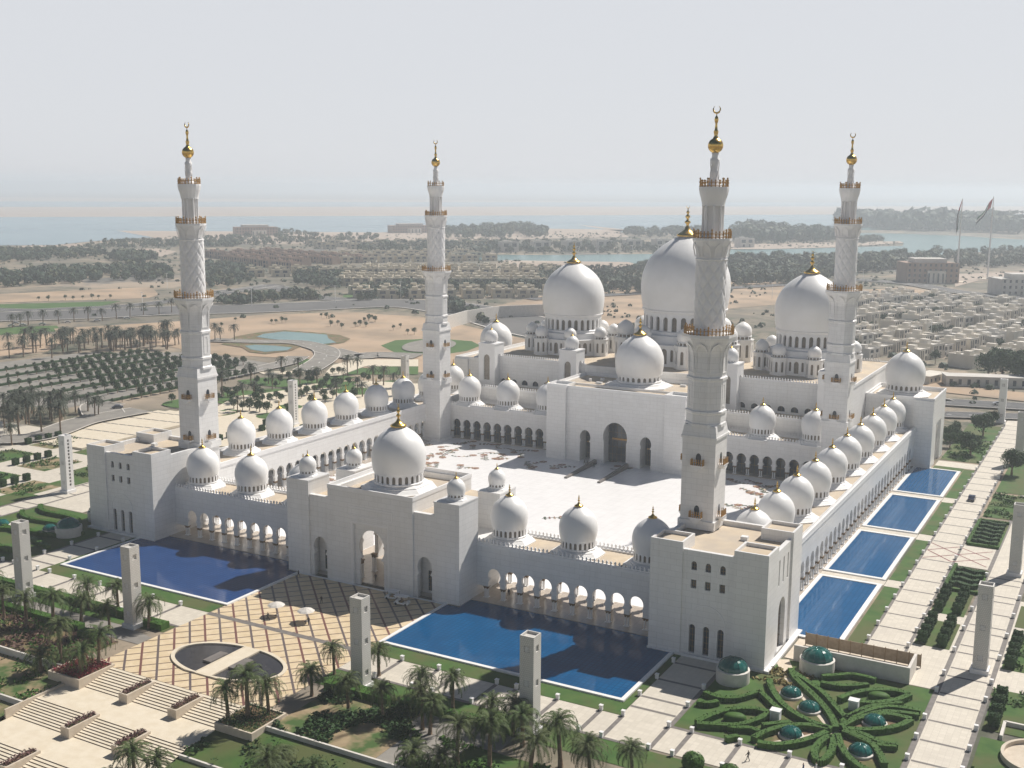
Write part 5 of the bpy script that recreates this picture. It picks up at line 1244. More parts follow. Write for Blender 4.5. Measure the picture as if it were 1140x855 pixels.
# ------------------------------------------------------------------ palms and trees
def palm_meshes(seed, h, nf=34, L=3.6, tr=.24):
    r = random.Random(seed); tk = MB()
    bend = (r.uniform(-.5, .5), r.uniform(-.5, .5)); P = []; rad = []
    for i in range(9):
        t = i/8; P.append((bend[0]*t*t, bend[1]*t*t, h*t)); rad.append(tr*(1.25-.35*t) * (1.0 if i else 1.25) * (1.06 if i % 2 else .96))
    tk.tube(P, rad, 8); tx, ty = bend
    for k in range(14):
        a = k*2.4; z = h-.1-.05*k; tk.tube([(tx+.15*math.cos(a), ty+.15*math.sin(a), z), (tx+.42*math.cos(a), ty+.42*math.sin(a), z+.3)], .07, 4)
    cr = MB()
    for k in range(nf):
        az = k*2.399+r.uniform(-.2, .2); t0 = k/nf
        el = 1.35 - 1.75*t0 + r.uniform(-.12, .12); l = L*r.uniform(.85, 1.1)*(.8+.25*min(1, t0*2))
        d = Vector((math.cos(az), math.sin(az), 0)); side = Vector((-math.sin(az), math.cos(az), 0))
        p = Vector((tx, ty, h)); pts = [p.copy()]; e = el; n = 7
        for i in range(n):
            p = p + (d*math.cos(e) + Vector((0, 0, math.sin(e))))*(l/n); pts.append(p.copy()); e -= (.20+.06*i)*(1.0 if t0 < .8 else .7)
        for i in range(n):
            a, b = pts[i], pts[i+1]; ax = (b-a).normalized(); nrm = ax.cross(side).normalized()
            for q in range(3):
                c = a.lerp(b, (q+.5)/3); u = (i+(q+.5)/3)/n
                ll = .62*math.sin(min(1, u*1.15+.12)*PI*.93)**.6 + .1
                for s_ in (-1, 1):
                    tip = c + side*(s_*ll*.8) + ax*(ll*.55) - nrm*(-.0) + Vector((0, 0, -.22*ll+r.uniform(-.06, .06))); w = ax*.075
                    cr.add([tuple(c-w), tuple(c+w), tuple(tip)], [(0,1,2)])
            cr.add([tuple(a+side*.035), tuple(a-side*.035), tuple(b-side*.03), tuple(b+side*.03)], [(0,1,2,3)])
    return tk, cr
PALM = []
for i, h in enumerate((5.4, 6.3, 4.9, 5.8, 6.8, 5.1)):
    tk, cr = palm_meshes(40+i, h, 38 + 5*(i % 3), 4.1+.25*(i % 4), .28); PALM.append((tk.mesh('trunk', ['trunk']), cr.mesh('crown', ['palm'])))
PALMF = []
for i, h in enumerate((6.5, 7.4)):
    tk, cr = palm_meshes(80+i, h, 32, 4.1); PALMF.append((tk.mesh('trunk', ['trunk']), cr.mesh('crown', ['palm_far'])))
def palm(x, y, z, k, rz, sc, label, group, lib=PALM):
    t = thing('date_palm', label, 'palm tree', (x, y, z), rz, group); t.scale = (sc*pr.uniform(.92, 1.06), sc*pr.uniform(.92, 1.06), sc*pr.uniform(.85, 1.15)); t.rotation_euler.x = pr.gauss(0, .035); t.rotation_euler.y = pr.gauss(0, .035)
    link('trunk', lib[k % len(lib)][0], t); link('crown', lib[k % len(lib)][1], t); return t
pr = random.Random(5)
for i, (x, y) in enumerate(FRONT_PALMS):
    z = H(x, y)*(.8 if y < -82 else 1)
    if x < -15: lab, g = 'date palm in the garden between the left drive and the plaza', 'date palms left of the plaza'
    elif y < -87: lab, g = 'date palm on the sloping garden at the bottom edge beside the steps', 'date palms beside the lower steps'
    elif x < 58: lab, g = 'date palm in the dark garden below the right front pool', 'date palms right of the plaza'
    else: lab, g = 'date palm on the lawn by the right front drive', 'date palms by the right front drive'
    palm(x, y, z, i, pr.uniform(0, 6), pr.uniform(.88, 1.14), lab, g)
for i, (x, y) in enumerate(RED_PALMS): palm(x, y, .2, i+1, pr.uniform(0, 6), .98, ('date palm in the crimson planter, leftmost of three', 'date palm in the crimson planter, nearest of three', 'date palm in the crimson planter, rightmost of three')[i], 'palms in the crimson planter')
for i, (x, y) in enumerate(BIG_PALMS): palm(x, y, .2, i, pr.uniform(0, 6), (.95, 1.15, .95)[i], ('left palm of the square planter by the upper steps', 'tallest middle palm of the square planter by the upper steps', 'right palm of the square planter by the upper steps')[i], 'palms in the right square planter')
for i, (x, y) in enumerate(LEFT_PALMS):
    a = (13, 37); far = i >= 13
    palm(x, y, 0, i, pr.uniform(0, 6), pr.uniform(.95, 1.25), 'date palm in the row behind the tree lined parking' if far and y > 160 and x < -300 else 'date palm near the left parking entrance' if x < -190 else 'date palm in the gardens behind the left row of domes', 'palms behind the parking' if far and x < -300 else 'palms by the left parking entrance' if x < -190 else 'palms behind the left arcade', PALMF)
for i in range(46):
    t_ = pr.random(); x, y = -398+t_*60+pr.uniform(-14, 26), 170+t_*75+pr.uniform(-14, 26)
    palm(x, y, 0, i, pr.uniform(0, 6), pr.uniform(1.05, 1.4), 'date palm in the dense belt behind the tree lined parking', 'palms in the belt behind the parking', PALMF)
for i in range(24):
    x, y = pr.uniform(-248, -205), pr.uniform(40, 86)
    palm(x, y, 0, i, pr.uniform(0, 6), pr.uniform(1.0, 1.3), 'date palm in the grove before the parking at the left edge', 'palms in the grove before the parking', PALMF)
for i, (x, y) in enumerate(ROAD_PALMS): palm(x, y, 0, i, pr.uniform(0, 6), 1.15, 'dusty palm along the highway at the left', 'palms along the highway', PALMF)
def crown_mb(rx, rz, z0, n, sz, seed, clump=6):
    r = random.Random(seed); mb = MB(); cl = []
    for i in range(clump*3):
        d = Vector((r.gauss(0,1), r.gauss(0,1), r.gauss(.25,1))).normalized(); q = r.uniform(.35, .75); cl.append((Vector((d.x*rx*q, d.y*rx*q, z0+rz+d.z*rz*q)), r.uniform(.3, .55)*rx))
    for i in range(n):
        c, R_ = r.choice(cl); d = Vector((r.gauss(0,1), r.gauss(0,1), r.gauss(.2,1))).normalized(); p = c + d*R_*r.uniform(.6, 1.05)
        nrm = (d+Vector((r.gauss(0,.5), r.gauss(0,.5), r.gauss(0,.5)))).normalized(); e = nrm.orthogonal().normalized(); g = nrm.cross(e); a = r.random()*PI; e, g = e*math.cos(a)+g*math.sin(a), g*math.cos(a)-e*math.sin(a); s = sz*r.uniform(.6, 1.3)
        mb.add([tuple(p+e*s), tuple(p+g*s*.6), tuple(p-e*s), tuple(p-g*s*.6)], [(0,1,2,3)])
    return mb
def trunk_mb(h, r0, seed):
    r = random.Random(seed); mb = MB(); mb.tube([(0, 0, 0), (.05, 0, h*.5), (0, .05, h)], [r0*1.3, r0, r0*.7], 7)
    for k in range(4):
        a = k*1.6+r.random(); mb.tube([(0, 0, h*.75), (.5*h*.5*math.cos(a), .5*h*.5*math.sin(a), h*1.25)], [r0*.6, r0*.25], 5)
    return mb
TREE = {}
for nm, rx, rz, z0, n, sz, th in (('ball', 1.75, 1.5, 1.2, 620, .25, 1.6), ('small', .95, .75, 1.0, 230, .2, 1.2), ('big', 5.5, 4.0, 2.0, 2600, .42, 3.6), ('desert', 2.4, 2.0, 2.2, 420, .36, 2.6)):
    TREE[nm] = [(trunk_mb(th, .16 if rx < 3 else .35, 3+k).mesh('trunk', ['trunk']), crown_mb(rx, rz, z0, n, sz, 17+k*5+len(nm)).mesh('crown', ['leaf'])) for k in range(2)]
def tree(nm, x, y, k, label, group=None, sc=1.):
    t = thing('round_tree' if nm != 'big' else 'broad_tree', label, 'tree', (x, y, 0), pr.uniform(0, 6), group); t.scale = (sc,)*3
    link('trunk', TREE[nm][k % 2][0], t); link('crown', TREE[nm][k % 2][1], t); return t
for i, (x, y) in enumerate(DESERT_TREES): tree('desert', x, y, i, 'small round tree scattered on the bare sand beyond the pond', 'trees on the bare sand', pr.uniform(.5, .8))
for i, (x, y) in enumerate(BUSHES): tree('ball', x, y, i, 'round garden tree in the beds behind the left row of domes', 'garden trees behind the left domes', pr.uniform(.9, 1.3))
for i, (x, y) in enumerate(RTREES):
    lab = ('tall bushy tree on the lawn by the far end of the right avenue', 'bushy tree on the lawn beside the far side pool', 'dark bushy tree at the right edge beside the avenue', 'low tree by the far end of the right avenue', 'round tree between the side hall and the avenue, nearest the doorway', 'round tree between the side hall and the avenue, second from the doorway', 'round tree close to the side hall corner', 'round tree beyond the side hall')[i] if i < 8 else 'dark broad tree in the group by the road beyond the side hall'
    tree('big', x, y, i, lab, None if i < 8 else 'dark trees by the road', .55 if 3 <= i < 8 else 1.5 if i >= 8 else .85)

# parking with rows of clipped trees and low hedges
sheet('parking_paving', [[(-232, 88), (-226, 190), (-236, 222), (-300, 232), (-352, 200), (-366, 120), (-330, 78), (-270, 72)]], .03, 'parking')
n_orch = 0
for i, rx in enumerate((-228, -246, -264, -282, -300, -318, -336)):
    y0, y1 = (96 + (i % 2)*3, 190 + (i % 3)*8 + i*3)
    y0 = y0 - 4*i*0; y1 = min(y1, 215)
    if rx < -310: y0 += 10; y1 -= 4
    hedge('low hedge between two parking rows', [(rx, y0), (rx, y1)], 2.0, .9, 'hedge_dark', 0, 'low hedges of the parking')
    y = y0+3
    while y < y1:
        big = y > 122 + (i-1)*4 and i < 6
        tree('ball' if big else 'small', rx+4.5, y, n_orch, 'dark clipped round tree in the parking rows' if big else 'small thin tree in the parking rows', 'clipped trees of the parking' if big else 'small trees of the parking', pr.uniform(.95, 1.25)); n_orch += 1
        if pr.random() < .35 and 0 < i < 5: tree('ball' if big else 'small', rx-5.2, y+1.5, n_orch, 'dark clipped round tree in the parking rows' if big else 'small thin tree in the parking rows', 'clipped trees of the parking' if big else 'small trees of the parking', pr.uniform(.85, 1.2)); n_orch += 1
        y += 5.3
for bx in (-268, -249):
    for by in range(186, 214, 5): tree('ball', bx, by, by, 'dark clipped tree in the short rows beside the park road', 'clipped trees beside the park road', 1.1)
# broad cream steps down to the left parking
mb = MB()
for k in range(7):
    x = -166-4.4*k; mb.box(x-4.4, x, 40, 116-2*k, -.05, .75-.11*k)
struct('terrace_steps', mb, 'step')
mb = MB()
for yy in (52, 64, 76, 88, 100, 110):
    for k in range(7): mb.box(-170.2-4.4*k, -166.2-4.4*k, yy-.35, yy+.35, .74-.11*k, .80-.11*k)
struct('terrace_bands', mb, 'band')

# ------------------------------------------------------------------ ground patches, roads, water in the distance
zz = .02
for nm, p in ZONES.items():
    zz += .012
    if nm in ('sea', 'far_sea', 'channel', 'bay'): sheet('sea' if 'sea' in nm else 'channel' if nm == 'channel' else 'bay', [p], zz+.25, 'sea' if 'sea' in nm else 'lagoon')
    elif nm in ('lake', 'lake_b'): sheet('pond', [p], .5, 'lagoon')
    elif nm == 'lake_bank': sheet('pond_bank', [p], .38, 'mulch')
    elif nm.startswith('lawn') or nm == 'helipad_lawn': sheet('park_lawn', [p], zz, 'lawn_far')
    elif nm.startswith('paved'): sheet('garden_paving', [p], zz-.01, 'step')
    elif nm in ('sand_e', 'sand_f', 'sand_j', 'sand_k', 'island_sand', 'sand_i'): sheet('sand', [p], zz+(.5 if nm == 'island_sand' else 0), 'pinksand')
    else: sheet('sand', [p], zz-.02, 'sand')
mb = MB(); c = (-207, 319)
mb.sheet([(c[0]+19*math.cos(a)*.8-11*math.sin(a)*.6, c[1]+26*math.sin(a)) for a in [2*PI*i/32 for i in range(32)]], .6); struct('landing_pad', mb, 'parking')
sheet('far_sand_flat', [[(-9000, 4300), (-9000, 1200), (-2983, 1448), (544, 5648), (900, 8600)]], .25, 'pinksand')
def road(name, w, pts, mat, z):
    mb = MB(); P = [Vector(p) for p in pts]; Q = []
    for i in range(len(P)-1):
        p0, p1, p2, p3 = P[max(i-1, 0)], P[i], P[i+1], P[min(i+2, len(P)-1)]
        for k in range(6):
            t = k/6; Q.append(.5*((2*p1)+(p2-p0)*t+(2*p0-5*p1+4*p2-p3)*t*t+(3*p1-3*p2+p3-p0)*t**3))
    Q.append(P[-1]); Lf, Rt = [], []
    for i, q in enumerate(Q):
        d = (Q[min(i+1, len(Q)-1)]-Q[max(i-1, 0)]).normalized(); n = Vector((-d.y, d.x)); Lf.append(q+n*w); Rt.append(q-n*w)
    for i in range(len(Q)-1): mb.add([(*Lf[i], z), (*Rt[i], z), (*Rt[i+1], z), (*Lf[i+1], z)], [(0,1,2,3)], 0)
    m = [mat, 'kerb', 'paint']
    for s_ in (-1, 1):
        for i in range(len(Q)-1):
            a, b = (Lf if s_ > 0 else Rt)[i], (Lf if s_ > 0 else Rt)[i+1]; ia, ib = a.lerp(Q[i], .05), b.lerp(Q[i+1], .05); h = .14
            mb.add([(*a, z), (*b, z), (*b, z+h), (*a, z+h), (*ia, z+h), (*ib, z+h), (*ia, z), (*ib, z)], [(0,1,2,3), (3,2,5,4), (4,5,7,6)], 1)
    for i in range(0, len(Q)-1, 2) if 'drive' not in name and w < 20 else ():
        d = (Q[i+1]-Q[i]); n = Vector((-d.y, d.x)).normalized()*.2; e = Q[i]+d*.5
        mb.add([(*(Q[i]+n), z+.02), (*(Q[i]-n), z+.02), (*(e-n), z+.02), (*(e+n), z+.02)], [(0,1,2,3)], 2)
    return struct(name, mb, m)
for i, (nm, (w, pts)) in enumerate(ROADS.items()): road('road' if 'drive' not in nm else 'drive', w, pts, 'asphalt_far' if 'highway' in nm or 'side' in nm or w > 9 else 'parking' if 'park' in nm or 'drive' in nm else 'asphalt', .42+.03*i if 'park' not in nm else .6+.02*i)

tag_w = MB()
OV = [(-236, 372), (-241, 392), (-247, 425), (-243, 462), (-219, 495), (-190, 520)]
for a_, b_ in zip(OV[:-1], OV[1:]): tag_w.prism(strip(a_, b_, 1.2), 0, 8.5)
tag(tag_w.build('overpass_wall', 'kerb'), 'long pale curving road wall behind the back left minaret', 'wall')
# woods far off read as one mass: a mesh per wood
def inside(p, poly):
    x, y = p; c = False; j = len(poly)-1
    for i in range(len(poly)):
        if (poly[i][1] > y) != (poly[j][1] > y) and x < (poly[j][0]-poly[i][0])*(y-poly[i][1])/(poly[j][1]-poly[i][1])+poly[i][0]: c = not c
        j = i
    return c
wr = random.Random(9)
for nm, (poly, n, (h0, h1)) in WOODS.items():
    mb = MB(); x0, x1 = min(p[0] for p in poly), max(p[0] for p in poly); y0, y1 = min(p[1] for p in poly), max(p[1] for p in poly); c = 0; g = 0
    sc_t = (h0+h1)/22
    if nm in ('grove_a', 'grove_b', 'grove_c', 'grove_d', 'grove_e', 'grove_f', 'grove_g', 'grove_h'): n = int(n*.55)
    low = nm.startswith('grove') and nm not in ('grove_k', 'grove_l', 'grove_i')
    while c < n and g < n*60:
        g += 1; x, y = wr.uniform(x0, x1), wr.uniform(y0, y1)
        if not inside((x, y), poly): continue
        c += 1; h = wr.uniform(h0, h1)*(.62 if low else .82 if 'island' not in nm and 'shore' not in nm else 1)*(1.2 if wr.random() < .12 else 1); rx = h*wr.uniform(.3, .62); zc = h*.58; lm = wr.choice((1, 1, 1, 2, 3))
        mb.tube([(x, y, 0), (x, y, zc)], [.25, .15], 3)
        for k in range(30):
            d = Vector((wr.gauss(0,1), wr.gauss(0,1), wr.gauss(.15,1))).normalized(); p = Vector((x+d.x*rx, y+d.y*rx, zc+d.z*h*.42))*1
            e = (d.orthogonal()+Vector((wr.gauss(0,.4), wr.gauss(0,.4), wr.gauss(0,.4)))).normalized(); gg = d.cross(e).normalized(); s = rx*wr.uniform(.35, .62)
            mb.add([tuple(p+e*s), tuple(p-e*s*.5+gg*s*.85), tuple(p-e*s*.5-gg*s*.85)], [(0,1,2)], lm)
    struct('distant_wood', mb, ['trunk', 'leaf_far', 'leaf_far2', 'leaf_far3'], 'stuff')

# scattered shrubs on the dry ground
sr = random.Random(31); mb = MB()
for i in range(11000):
    x, y = sr.uniform(-1500, 320), sr.uniform(280, 2100)
    nn = mnoise.noise(Vector((x*.007, y*.007, 0)))+.5*mnoise.noise(Vector((x*.03, y*.03, 5)))
    if nn < -.02 and sr.random() > .14: continue
    if x > -340 and y < 430 and x < -80: continue
    if x < -360 and y < 420 and sr.random() > .1: continue
    if any(inside((x, y), ZONES[q_]) for q_ in ('sea', 'channel', 'bay', 'far_sea')): continue
    rx = sr.uniform(.8, 3.4)
    for k in range(12):
        d = Vector((sr.gauss(0,1), sr.gauss(0,1), abs(sr.gauss(0,1)))).normalized(); p = Vector((x, y, .2))+d*rx*.7; e = d.orthogonal().normalized(); g_ = d.cross(e); s = rx*sr.uniform(.3, .6)
        mb.add([tuple(p+e*s), tuple(p-e*s*.5+g_*s*.85), tuple(p-e*s*.5-g_*s*.85)], [(0,1,2)])
struct('scrub', mb, 'leaf_far', 'stuff')

# ------------------------------------------------------------------ houses
def house_proto(kind, w, d, h, wallm, roofm, name='house'):
    t = thing(name, '', 'house', (0, 0, 0))
    mb = MB(); f = lambda u, v, ww: (u, -d/2+ww, v)
    hs = [rect(-w*.40, -w*.29, h*.12, h*.85), rect(-w*.22, -w*.11, h*.12, h*.85), rect(.02*w, w*.22, h*.55, h*.85), rect(.05*w, w*.2, .02, h*.36), rect(w*.30, w*.42, h*.5, h*.85)] if kind != 1 else [rect(-w*.38, -w*.1, h*.52, h*.84), rect(.1*w, w*.36, h*.52, h*.84), rect(-w*.3, -w*.15, h*.1, h*.36), rect(.15*w, w*.22, .02, h*.38)]
    mb.plate([rect(-w/2, w/2, 0, h)] + hs, f, .4)
    mb.box(-w/2, -w/2+.3, -d/2+.4, d/2, 0, h); mb.box(w/2-.3, w/2, -d/2+.4, d/2, 0, h); mb.box(-w/2+.3, w/2-.3, d/2-.3, d/2, 0, h)
    mb.build('wall', wallm, t)
    for hh in hs: MB().plate([hh], lambda u, v, ww: (u, -d/2+.25+ww, v), .05).build('window', 'glass', t)
    r = MB().box(-w/2+.3, w/2-.3, -d/2+.4, d/2-.3, h-1.1, h-.7); r.build('roof', roofm, t)
    b = MB().box(-w*.3, -w*.02, -.1*d, .3*d, h-.7, h+1.7); b.box(w*.15, w*.3, .1*d, .25*d, h-.7, h+.6); b.build('roof_room', wallm, t)
    if kind == 2: MB().box(-w/2-5, -w/2, -d*.3, d*.4, 0, h*.55).build('annexe', wallm, t)
    return t
HP = [house_proto(0, 12, 11.5, 6.8, 'cream', 'cream2'), house_proto(1, 12.5, 11, 6.2, 'cream2', 'cream2'), house_proto(2, 11.5, 12, 7.4, 'cream', 'cream')]
dv = Vector((.307, .952)); nv = Vector((.952, -.307)); hr = random.Random(77); ang = math.atan2(dv.y, dv.x)
first = [True]*3; nh = 0
camp = Vector((147.4, -219.2)); fw = Vector((-.487, .873))
for row in range(9):
    for k in range(40):
        o_ = Vector((66, 386)) + dv*(k*14.2+row*3.1) - nv*(row*26.0 + (row % 2)*4)
        rel = o_-camp; a = math.degrees(math.atan2(rel.x*fw.y-rel.y*fw.x, rel.dot(fw)))
        if not (16.3 < a < 26.5) or rel.length > 1010: continue
        if row == 0 and k < 1: continue
        if hr.random() < .07: continue
        o_ = o_ + Vector((hr.gauss(0, 1.3), hr.gauss(0, 1.3))); kd = hr.choice((0, 0, 1, 2)); lab = ('cream flat roofed house with tall dark windows', 'grey flat roofed house with wide windows', 'cream house with a low annexe')[kd] + (' in the front row facing the mosque' if row == 0 else ' in the housing estate rows')
        g = 'houses of the estate, front row' if row == 0 else 'houses of the estate at the right'
        rz = ang + (PI if (row % 2 == 1 and False) else 0) + hr.uniform(-.06, .06) + hr.choice((0, 0, 0, 0, 0, 0, 0, 0, PI/2))
        if first[kd]: t = HP[kd]; first[kd] = False; t.location = (o_.x, o_.y, 0); t.rotation_euler.z = rz; t['label'] = lab; t['group'] = g
        else: t = dup(HP[kd], (o_.x, o_.y, 0), rz, None, lab, g)
        t.scale = (hr.uniform(.85, 1.12), hr.uniform(.85, 1.12), hr.uniform(.8, 1.2)); nh += 1
for kd in range(3):
    if first[kd]: bpy.data.objects.remove(HP[kd])
for i in range(110):
    row = hr.randrange(8); k = hr.uniform(0, 30); o_ = Vector((66, 386)) + dv*(k*16.5) - nv*(row*26.0-11)
    rel = o_-camp; a = math.degrees(math.atan2(rel.x*fw.y-rel.y*fw.x, rel.dot(fw)))
    if 16.3 < a < 26.5 and rel.length < 1000: tree('desert', o_.x, o_.y, i, 'green garden tree between the rows of the housing estate', 'garden trees in the housing estate', hr.uniform(.7, 1.5))
# estate walls, low sheds near the road
for i, (x, y, w, d, h, m) in enumerate(((88, 344, 40, 10, 4.5, 'cream2'), (112, 386, 26, 16, 5, 'redroof'), (62, 342, 18, 9, 3.6, 'cream'))):
    t = thing('shed', ('long low grey building by the road beyond the side hall', 'low building with a red roof behind the dark trees', 'small cream building beyond the right side hall')[i], 'building', (x, y, 0), ang-.9 if i == 0 else ang)
    MB().box(-w/2, w/2, -d/2, d/2, 0, h).build('wall', 'cream' if m == 'redroof' else m, t); MB().box(-w/2-.3, w/2+.3, -d/2-.3, d/2+.3, h, h+.4).build('roof', m, t)
    q = MB()
    for k in range(int(w/4)): q.box(-w/2+2+4*k-.7, -w/2+2+4*k+.7, -d/2-.04, -d/2-.003, 1, h-1)
    q.build('window_band', 'glass', t)
wall('long pale boundary wall in front of the housing estate', [(60, 352), (98, 352), (122, 380)], 0, 2.6, .5, 'cream')
# left estates
vp = house_proto(1, 17, 12, 7.5, 'yellowish', 'cream2', 'villa'); vp2 = house_proto(0, 22, 12, 8.5, 'pinkish', 'pinkish', 'row_house')
def estate(proto, p0, p1, rows, per, back, label, group, jit=.1):
    a, b = Vector(p0), Vector(p1); d = (b-a); u = d.normalized(); n = Vector((-u.y, u.x)); fst = 'used' not in proto
    for r_ in range(rows):
        for k in range(per):
            p = a + d*((k+.5)/per) + n*(back*r_) + Vector((hr.uniform(-2, 2), hr.uniform(-2, 2))); rz = math.atan2(u.y, u.x) + hr.uniform(-jit, jit)
            if 'used' not in proto: proto['used'] = 1; proto.location = (*p, 0); proto.rotation_euler.z = rz; proto['label'] = label; proto['group'] = group
            else: dup(proto, (*p, 0), rz, None, label, group)
estate(vp, (-505, 612), (-335, 716), 3, 11, 32, 'yellowish villa in the rows behind the back left minaret', 'villas behind the back left minaret')
estate(vp, (-640, 640), (-520, 760), 2, 7, 40, 'yellowish villa left of the back left minaret', 'villas left of the back left minaret')
estate(vp, (-690, 860), (-560, 1010), 3, 9, 60, 'yellowish villa in the farther rows', 'farther villas')
estate(vp2, (-812, 796), (-660, 745), 1, 7, 40, 'reddish brown row house, nearest row', 'reddish brown row houses, nearest row')
estate(vp, (-560, 720), (-380, 830), 3, 10, 34, 'yellowish villa in the rows left of the left great dome', 'villas left of the left great dome')
estate(vp, (-420, 520), (-250, 640), 2, 9, 36, 'yellowish villa in the nearest rows behind the far road', 'villas behind the far road')
estate(vp, (-900, 1080), (-700, 1330), 3, 9, 60, 'yellowish villa near the far shore', 'villas near the far shore')
estate(vp2, (-900, 860), (-690, 800), 3, 9, 42, 'reddish brown row house in the rows behind', 'reddish brown row houses behind')
for p in (vp, vp2):
    if 'used' in p: del p['used']
for ob in list(scene.objects):
    if 'used' in ob: del ob['used']
wp = None
for i in range(9):
    t = Vector((-640, 1180)).lerp(Vector((-400, 1500)), i/8)
    if wp is None: wp = house_proto(1, 26, 16, 15, 'cream2', 'cream2', 'waterside_block'); wp.location = (*t, 0); wp.rotation_euler.z = .9; wp['label'] = 'grey block in the row along the lagoon'; wp['group'] = 'blocks along the lagoon'
    else: dup(wp, (*t, 0), .9 + hr.uniform(-.1, .1), None, 'grey block in the row along the lagoon', 'blocks along the lagoon')
def big_building(label, loc, rz, w, d, h, mat, roofh=0):
    t = thing('large_building', label, 'building', loc, rz); mb = MB(); f = lambda u, v, ww: (u, -d/2+ww, v)
    n = int(w/5); hs = []
    for fl in range(int(h/5)):
        for k in range(n): hs.append(rect(-w/2+2.5+5*k-1.0, -w/2+2.5+5*k+1.0, fl*5+1.3, fl*5+3.9))
    mb.plate([rect(-w/2, w/2, 0, h)] + hs, f, .6); mb.box(-w/2, w/2, -d/2+1.2, d/2, 0, h-.6); mb.build('wall', mat, t)
    g = MB().plate([rect(-w/2+.5, w/2-.5, .5, h-1)], lambda u, v, ww: (u, -d/2+.65+ww, v), .1); g.build('glazing', 'glass', t)
    MB().box(-w*.32, w*.30, -d*.3, d*.3, h-.55, h+3.5).build('roof_block', 'cream2', t)
    q = MB().box(-w*.12, w*.22, -d/2-4, -d/2-.02, 0, h*.62); q.build('porch', 'cream', t)
    for k in range(4): MB().box(-w*.1+k*w*.09-.8, -w*.1+k*w*.09+.8, -d/2-4.06, -d/2-4.01, 1, h*.5).build('porch_opening', 'glass', t)
    return t
big_building('large brown square building before the dark wood at the right', (-42, 965, 0), .45, 50, 38, 20, 'pinkish')
big_building('large grey building with arched front at the far right edge', (60, 868, 0), .5, 62, 30, 15, 'cream2')
big_building('long pavilion on the far left shore', (-1290, 1385, 0), .9, 75, 40, 16, 'pinkish'); big_building('low far building on the shore behind the trees, nearer the back left minaret', (-1135, 1660, 0), .9, 80, 36, 15, 'pinkish')

# ------------------------------------------------------------------ flags
def flag(label, loc, h, wave, rz):
    t = thing('flagpole', label, 'flag', loc, rz); MB().lathe([(.9, 0), (.75, h*.5), (.4, h), (.55, h+.2), (0, h+1)], 12).build('pole', 'white', t)
    MB().lathe([(9, 0), (9, .8), (0, .8)], 24, smooth=False).build('base', 'step', t)
    L, hh = (26, 9) if wave else (28, 7); nx_, ny_ = 24, 12; mb = MB(); vs = []
    for j in range(ny_+1):
        for i in range(nx_+1):
            u, v = i/nx_, j/ny_
            if wave: vs.append((-.5-L*.55*u-1.5*v, 2.2*math.sin(u*9+v)*u, h-1 - hh*v*(1-.25*u) - L*.80*u + .8*math.sin(u*7)))
            else: vs.append((-.5-2.4*u-2.6*v*(.3+math.sin(u*3)*.7), 1.6*math.sin(v*8+u*4), h-1 - L*1.05*u - 4*v))
    W = nx_+1
    for j in range(ny_):
        for i in range(nx_):
            m = 0 if i < nx_*.25 else 1 + int(3*(j+.5)/ny_)
            mb.add([vs[j*W+i], vs[j*W+i+1], vs[(j+1)*W+i+1], vs[(j+1)*W+i]], [(0,1,2,3)], m, True)
    mb.build('flag', ['flag_red', 'flag_green', 'flag_white', 'flag_black'], t); return t
flag('tall white flagpole with a flag hanging limp, left of two', (-16, 979, 0), 81, False, .4); flag('tall white flagpole with a flag blowing out, right of two', (6, 1034, 0), 83, True, .5)
gr = random.Random(3)
for i in range(60):
    x, y = gr.uniform(-205, -142), gr.uniform(112, 214)
    if x > -160 and y > 190: continue
    tree('ball', x, y, i, 'round garden tree in the beds behind the left row of domes', 'garden trees behind the left domes', gr.uniform(.6, 1.15))
for i in range(14):
    x, y = gr.uniform(-200, -140), gr.uniform(115, 205)
    palm(x, y, 0, i, gr.uniform(0, 6), gr.uniform(.8, 1.15), 'date palm in the gardens behind the left row of domes', 'palms behind the left arcade', PALMF)
beds_ = []
for i in range(26):
    x, y = gr.uniform(-205, -145), gr.uniform(112, 212); w_, h_ = gr.uniform(4, 12), gr.uniform(3, 9)
    beds_.append([(x+w_*math.cos(a), y+h_*math.sin(a)) for a in [2*PI*k/14 for k in range(14)]])
mb = MB()
for k, p in enumerate(beds_): mb.sheet(p, .10+.012*k)
struct('planting_beds', mb, 'lawn_far', 'stuff')
lp = MB(); lp.lathe([(.18, 0), (.1, 14)], 6); lp.box(-1.6, 1.6, -.2, .2, 14, 14.2); l0 = None
for i, (x, y) in enumerate([(-180, 620), (-120, 700), (20, 560), (-20, 640), (40, 480), (-250, 560), (-480, 360), (-440, 430), (-400, 480), (-380, 540), (-600, 500), (-90, 900)]):
    if l0 is None: l0 = tag(lp.build('lamp_post', 'white', None, (x, y, 0)), 'slender lamp post along the distant roads', 'lamp post', 'lamp posts along the distant roads')
    else: o = l0.copy(); COL.objects.link(o); o.location = (x, y, 0)

